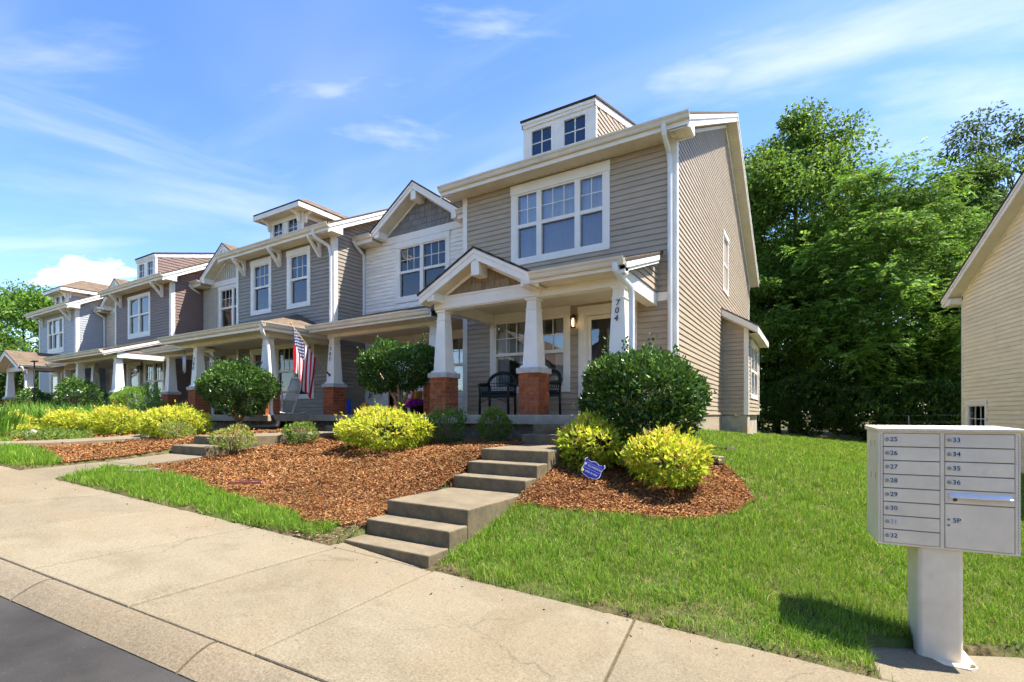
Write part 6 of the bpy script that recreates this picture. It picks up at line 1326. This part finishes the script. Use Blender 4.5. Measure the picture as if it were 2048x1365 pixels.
# ------------------------------------------------------------------ flag
fg = thing('flag', (-10.94, 8.68, 1.03), 'American flag hanging from an angled pole on the left column of porch 702', 'flag')
B0 = Vector((-10.95, 8.69, 1.03)); T0 = Vector((-10.87, 7.5, 2.2)); pd_ = (B0-T0).normalized()
MB().tube([tuple(B0), tuple(T0)], .011, 8).build('pole', mat('varnished pole', (.50, .36, .18), .4, .1), fg, True); MB().lathe([(.005, T0.z+.05), (.022, T0.z+.035), (.024, T0.z+.02), (.012, T0.z), (.006, T0.z-.01)], T0.x, T0.y, 10).build('finial', plain('brass finial', (.55, .38, .08), .3), fg, True)
MB().tube([tuple(B0-pd_*.14), tuple(B0+pd_*.02)], .02, 8).box(B0.x-.03, B0.x+.03, B0.y+.0, B0.y+.025, B0.z-.08, B0.z+.06).build('bracket', M_IRON, fg)
H_, LF = .98, 1.12; NH, NW = 39, 40; down = Vector((0, 0, -1))
def fpos(a, b):                                         # a along the hoist, b along the fly
    h0 = T0+pd_*(.05+a*H_); g = b**.8; mid_ = T0+pd_*(.05+.42*H_); base = h0.lerp(Vector((mid_.x, mid_.y, h0.z)), .14*g)
    fold = math.sin(a*15.5+b*2.0)*(.035*g)+math.sin(a*7+1.2-b*1.5)*.035*g
    return base+down*(LF*b*(1-.06*math.sin(a*9)))+Vector((fold*1.0-.06*b, fold*.35+.05*math.sin(a*12)*g, 0))
vs = [tuple(fpos(i/NH, j/NW)) for i in range(NH+1) for j in range(NW+1)]; fs = []; mi = []
for i in range(NH):
    for j in range(NW):
        fs.append((i*(NW+1)+j, i*(NW+1)+j+1, (i+1)*(NW+1)+j+1, (i+1)*(NW+1)+j)); s_ = i*13//NH; mi.append(2 if (s_ < 7 and j < NW*.40) else s_ % 2)
fm_ = MB(); fm_.v = vs; fm_.f = fs; fm_.mi = mi
def clothm(n, c): return mat(n, c, .8, .05, 30, .1, 200, .15)
cl = fm_.build('cloth', [clothm('flag red', (.46, .012, .026)), clothm('flag white', (.72, .70, .68)), clothm('flag blue', (.010, .018, .10))], fg, True)
stx = MB()
for r_ in range(9):
    for c_ in range(6 if r_ % 2 == 0 else 5):
        a = (r_+1)/10*(7/13); b = ((c_*2+1+(r_ % 2))/12)*.40; p = fpos(a, b); e1 = (fpos(a+.01, b)-p).normalized(); e2 = (fpos(a, b+.01)-p).normalized(); nn_ = e1.cross(e2).normalized()
        if nn_.y > 0: nn_ = -nn_
        for sgn in (1, -1):
            ring = [p+nn_*(.003*sgn)+(e1*math.cos(k*math.pi/5)+e2*math.sin(k*math.pi/5))*(.027 if k % 2 == 0 else .011) for k in range(10)]; stx.add([tuple(q) for q in ring], [tuple(range(10))])
stx.build('star', clothm('flag white', (.72, .70, .68)), cl)['kind'] = 'stuff'
# ------------------------------------------------------------------ things on porch 702
def lathe_thing(name, label, cat, x, y, prof, m, z=0): t = thing(name, (x, y, z), label, cat); MB().lathe([(r, z+a) for r, a in prof], x, y, 18).build('body', m, t, True); return t
tag(MB().prism([(-10.52+.06*math.cos(a), 8.93, .21+.2*math.sin(a)) for a in np.linspace(0, 6.283, 19)[:-1]], [(-10.52+.06*math.cos(a), 8.97, .21+.2*math.sin(a)) for a in np.linspace(0, 6.283, 19)[:-1]]).build('blue_paddle', plain('blue plastic', (.012, .06, .42), .4)), 'blue plastic oval toy leaning beside the pier of porch 702', 'toy')
pk = thing('pumpkin_ornament', (-9.92, 8.95, 0), 'small orange ceramic pumpkin on porch 702 above the yellow shrub', 'ornament'); bm_ = MB()
vs = []; 
for i in range(9):
    v_ = math.pi*i/8
    for k in range(24): a = k/24*6.283; r_ = .115*math.sin(v_)*(1+.07*math.cos(a*8)); vs.append((-9.92+r_*math.cos(a), 8.95+r_*math.sin(a), .17-.15*math.cos(v_)))
bm_.add(vs, [(i*24+k, i*24+(k+1) % 24, (i+1)*24+(k+1) % 24, (i+1)*24+k) for i in range(8) for k in range(24)]); bm_.build('body', plain('orange glaze', (.62, .19, .02), .35), pk, True); MB().tube([(-9.92, 8.95, .31), (-9.91, 8.95, .36)], .014, 6).build('stalk', M_BARK, pk)
lg = thing('garden_ornament', (-8.8, 8.95, 0), 'pink painted animal-shaped planter behind the pruned holly trunk', 'ornament'); M_PINK = plain('pink paint', (.62, .07, .17), .5)
MB().box(-8.86, -8.30, 8.90, 9.02, .24, .40).build('trough', M_PINK, lg, bevel=.02)
for lx in (-8.83, -8.33): MB().tube([(lx, 8.96, 0), (lx, 8.96, .26)], .03, 8).build('leg', M_PINK, lg, True)
MB().tube([(-8.82, 8.96, .36), (-8.86, 8.96, .50), (-8.80, 8.96, .62)], [.05, .04, .035], 8).build('neck', M_PINK, lg, True); MB().box(-8.90, -8.76, 8.92, 9.0, .58, .66).build('head', M_PINK, lg, bevel=.02); MB().tube([(-8.30, 8.96, .36), (-8.24, 8.96, .60)], [.03, .02], 8).build('tail', M_PINK, lg, True)
yp = thing('yellow_bucket', (-8.36, 9.15, 0), 'yellow bucket standing behind the pink planter on porch 702', 'bucket'); MB().lathe([(.10, .26), (.15, .58), (.16, .58), (.155, .56), (.11, .28)], -8.36, 9.2, 18).build('body', plain('yellow plastic', (.72, .40, .06), .5), yp, True); MB().lathe([(.13, 0), (.13, .02), (.03, .03), (.03, .25), (.11, .26)], -8.36, 9.2, 14).build('stand', M_IRON, yp, True)
pp = thing('flower_pot', (-7.98, 8.80, 0), 'dark pot of purple flowers beside the right pier of porch 702', 'flower pot'); MB().lathe([(.13, 0), (.19, .20), (.20, .22), (.17, .22), (.15, .19)], -7.98, 8.80, 18).build('pot', M_BLKPL, pp, True)
n = 900; P = unit(rng.normal(size=(n, 3)))*np.array([.27, .22, .17])*rng.uniform(.7, 1, (n, 1)); P[:, 2] = np.abs(P[:, 2])+.18; cc = mixcol(n, [(.40, .03, .34), (.52, .05, .42), (.30, .02, .30), (.05, .12, .02)], [.4, .3, .15, .15]); V, F, C = leaves(P, P+rng.normal(0, .2, (n, 3)), .05, .035, cc); link('flowers', tri_mesh('flowers', V, F, C, M_LEAF), pp, (-7.98, 8.80, 0))
hb = thing('hose_bib', (-11.35, 10.5, .55), 'dark wall tap on the white siding of house 702', 'tap'); MB().tube([(-11.35, 10.52, .56), (-11.35, 10.42, .56), (-11.35, 10.40, .48)], .018, 8).box(-11.40, -11.29, 10.44, 10.47, .60, .63).build('valve', M_IRON, hb)
# ------------------------------------------------------------------ small things in the beds and far porches
dp = thing('drain_pipe', (-11.2, 7.1, -.36), 'black corrugated drain pipe bent out from the downspout of porch 700', 'pipe')
path = [Vector(p) for p in ((-11.38, 7.36, -.05), (-11.08, 7.22, -.12), (-10.80, 7.10, -.20), (-10.70, 7.00, -.28), (-10.86, 6.90, -.30), (-11.12, 6.82, -.31), (-11.40, 6.76, -.32))]; pts = []; rad = []
for i in range(len(path)-1):
    for k in range(8): pts.append(tuple(path[i].lerp(path[i+1], k/8))); rad.append(.062 if k % 2 else .053)
MB().tube(pts, rad, 12).build('hose', M_BLKPL, dp, True)
be = thing('edging_brick', (-6.55, 3.85, gz(-6.55, 3.85)), 'reddish plastic downspout tray half buried in the left mulch', 'tray'); zq = gz(-6.55, 3.85); q = Frame(-6.75, 3.75, R(38)); MB(q).box(0, .42, -.09, .09, zq+.0, zq+.028).box(0, .42, .075, .09, zq+.028, zq+.05).box(0, .42, -.09, -.075, zq+.028, zq+.05).build('tray_body', plain('faded red plastic', (.26, .09, .065), .7), be)
cv = thing('utility_cover', (-8.25, 3.2, gz(-8.25, 3.2)), 'grey utility cover half hidden in the grass strip', 'cover'); zq = gz(-8.2, 3.25)+.03; MB(Frame(-8.35, 3.2, R(20))).box(0, .36, -.18, .18, zq-.1, zq+.02).build('lid', M_CONCD, cv, bevel=.01)
dg = thing('drain_grate', (-1.35, 8.6, gz(-1.35, 8.6)), 'dark rectangular drain grate set in the lawn by house 704', 'grate'); zq = gz(-1.35, 8.6)+.035; fgr = Frame(-1.55, 8.75, R(-20)); g = MB(fgr); g.box(0, .5, 0, .025, zq-.05, zq); g.box(0, .5, .225, .25, zq-.05, zq); g.box(0, .025, .025, .225, zq-.05, zq); g.box(.475, .5, .025, .225, zq-.05, zq); g.build('rim', M_CONCD, dg)
for k in range(11): MB(fgr).box(.04+k*.04, .055+k*.04, .025, .225, zq-.02, zq-.003).build('bar', M_IRON, dg)
MB(fgr).box(.025, .475, .025, .225, zq-.05, zq-.045).build('sump', M_DARK, dg)
sb = thing('splash_block', (-1.2, 7.5, gz(-1.2, 7.5)), 'weathered wooden block lying at the edge of the right mulch bed', 'block'); zq = gz(-1.2, 7.5); MB(Frame(-1.5, 7.6, R(-35))).box(0, .5, -.06, .06, zq, zq+.1).build('timber', mat('grey timber', (.24, .19, .13), .95, .2, 10, .5, 40), sb, bevel=.01)
wc = thing('wind_chime', (-17.8, 8.3, 1.9), 'white wind chime tubes hanging at the left end of porch 700', 'wind chime')
for k, dz in enumerate((0, .08, .03)): MB().tube([(-17.85+.07*k, 8.35, 2.0-dz), (-17.85+.07*k, 8.35, 1.45-dz)], .02, 7).build('tube', M_SPOUT, wc, True)
MB().tube([(-17.78, 8.35, 2.0), (-17.78, 8.35, 2.15)], .006, 5).box(-17.88, -17.68, 8.33, 8.37, 2.0, 2.015).build('hanger', M_IRON, wc)
lp = thing('garden_lamp', (-25.2, 6.6, -.3), 'slim black lamp post with flat head before the far porch', 'lamp'); MB().tube([(-25.2, 6.6, -.4), (-25.2, 6.6, 2.0)], .02, 8).build('post', M_BLKPL, lp, True); MB().box(-25.38, -25.02, 6.53, 6.67, 2.0, 2.04).build('head', M_BLKPL, lp)
cf = thing('clothes_line', (3.3, 23.6, -1.1), 'thin dark clothes line frame in the shade behind the mailbox', 'clothes line'); M_LN = mat('dull steel', (.10, .11, .11), .5, .1)
MB().tube([(3.0, 23.6, -1.3), (3.0, 23.6, -.02)], .025, 8).build('post', M_LN, cf, True)
for z_ in (-.03, -.28): MB().tube([(2.3, 23.6, z_), (4.6, 23.6, z_+.02)], .006, 5).build('line', M_LN, cf)
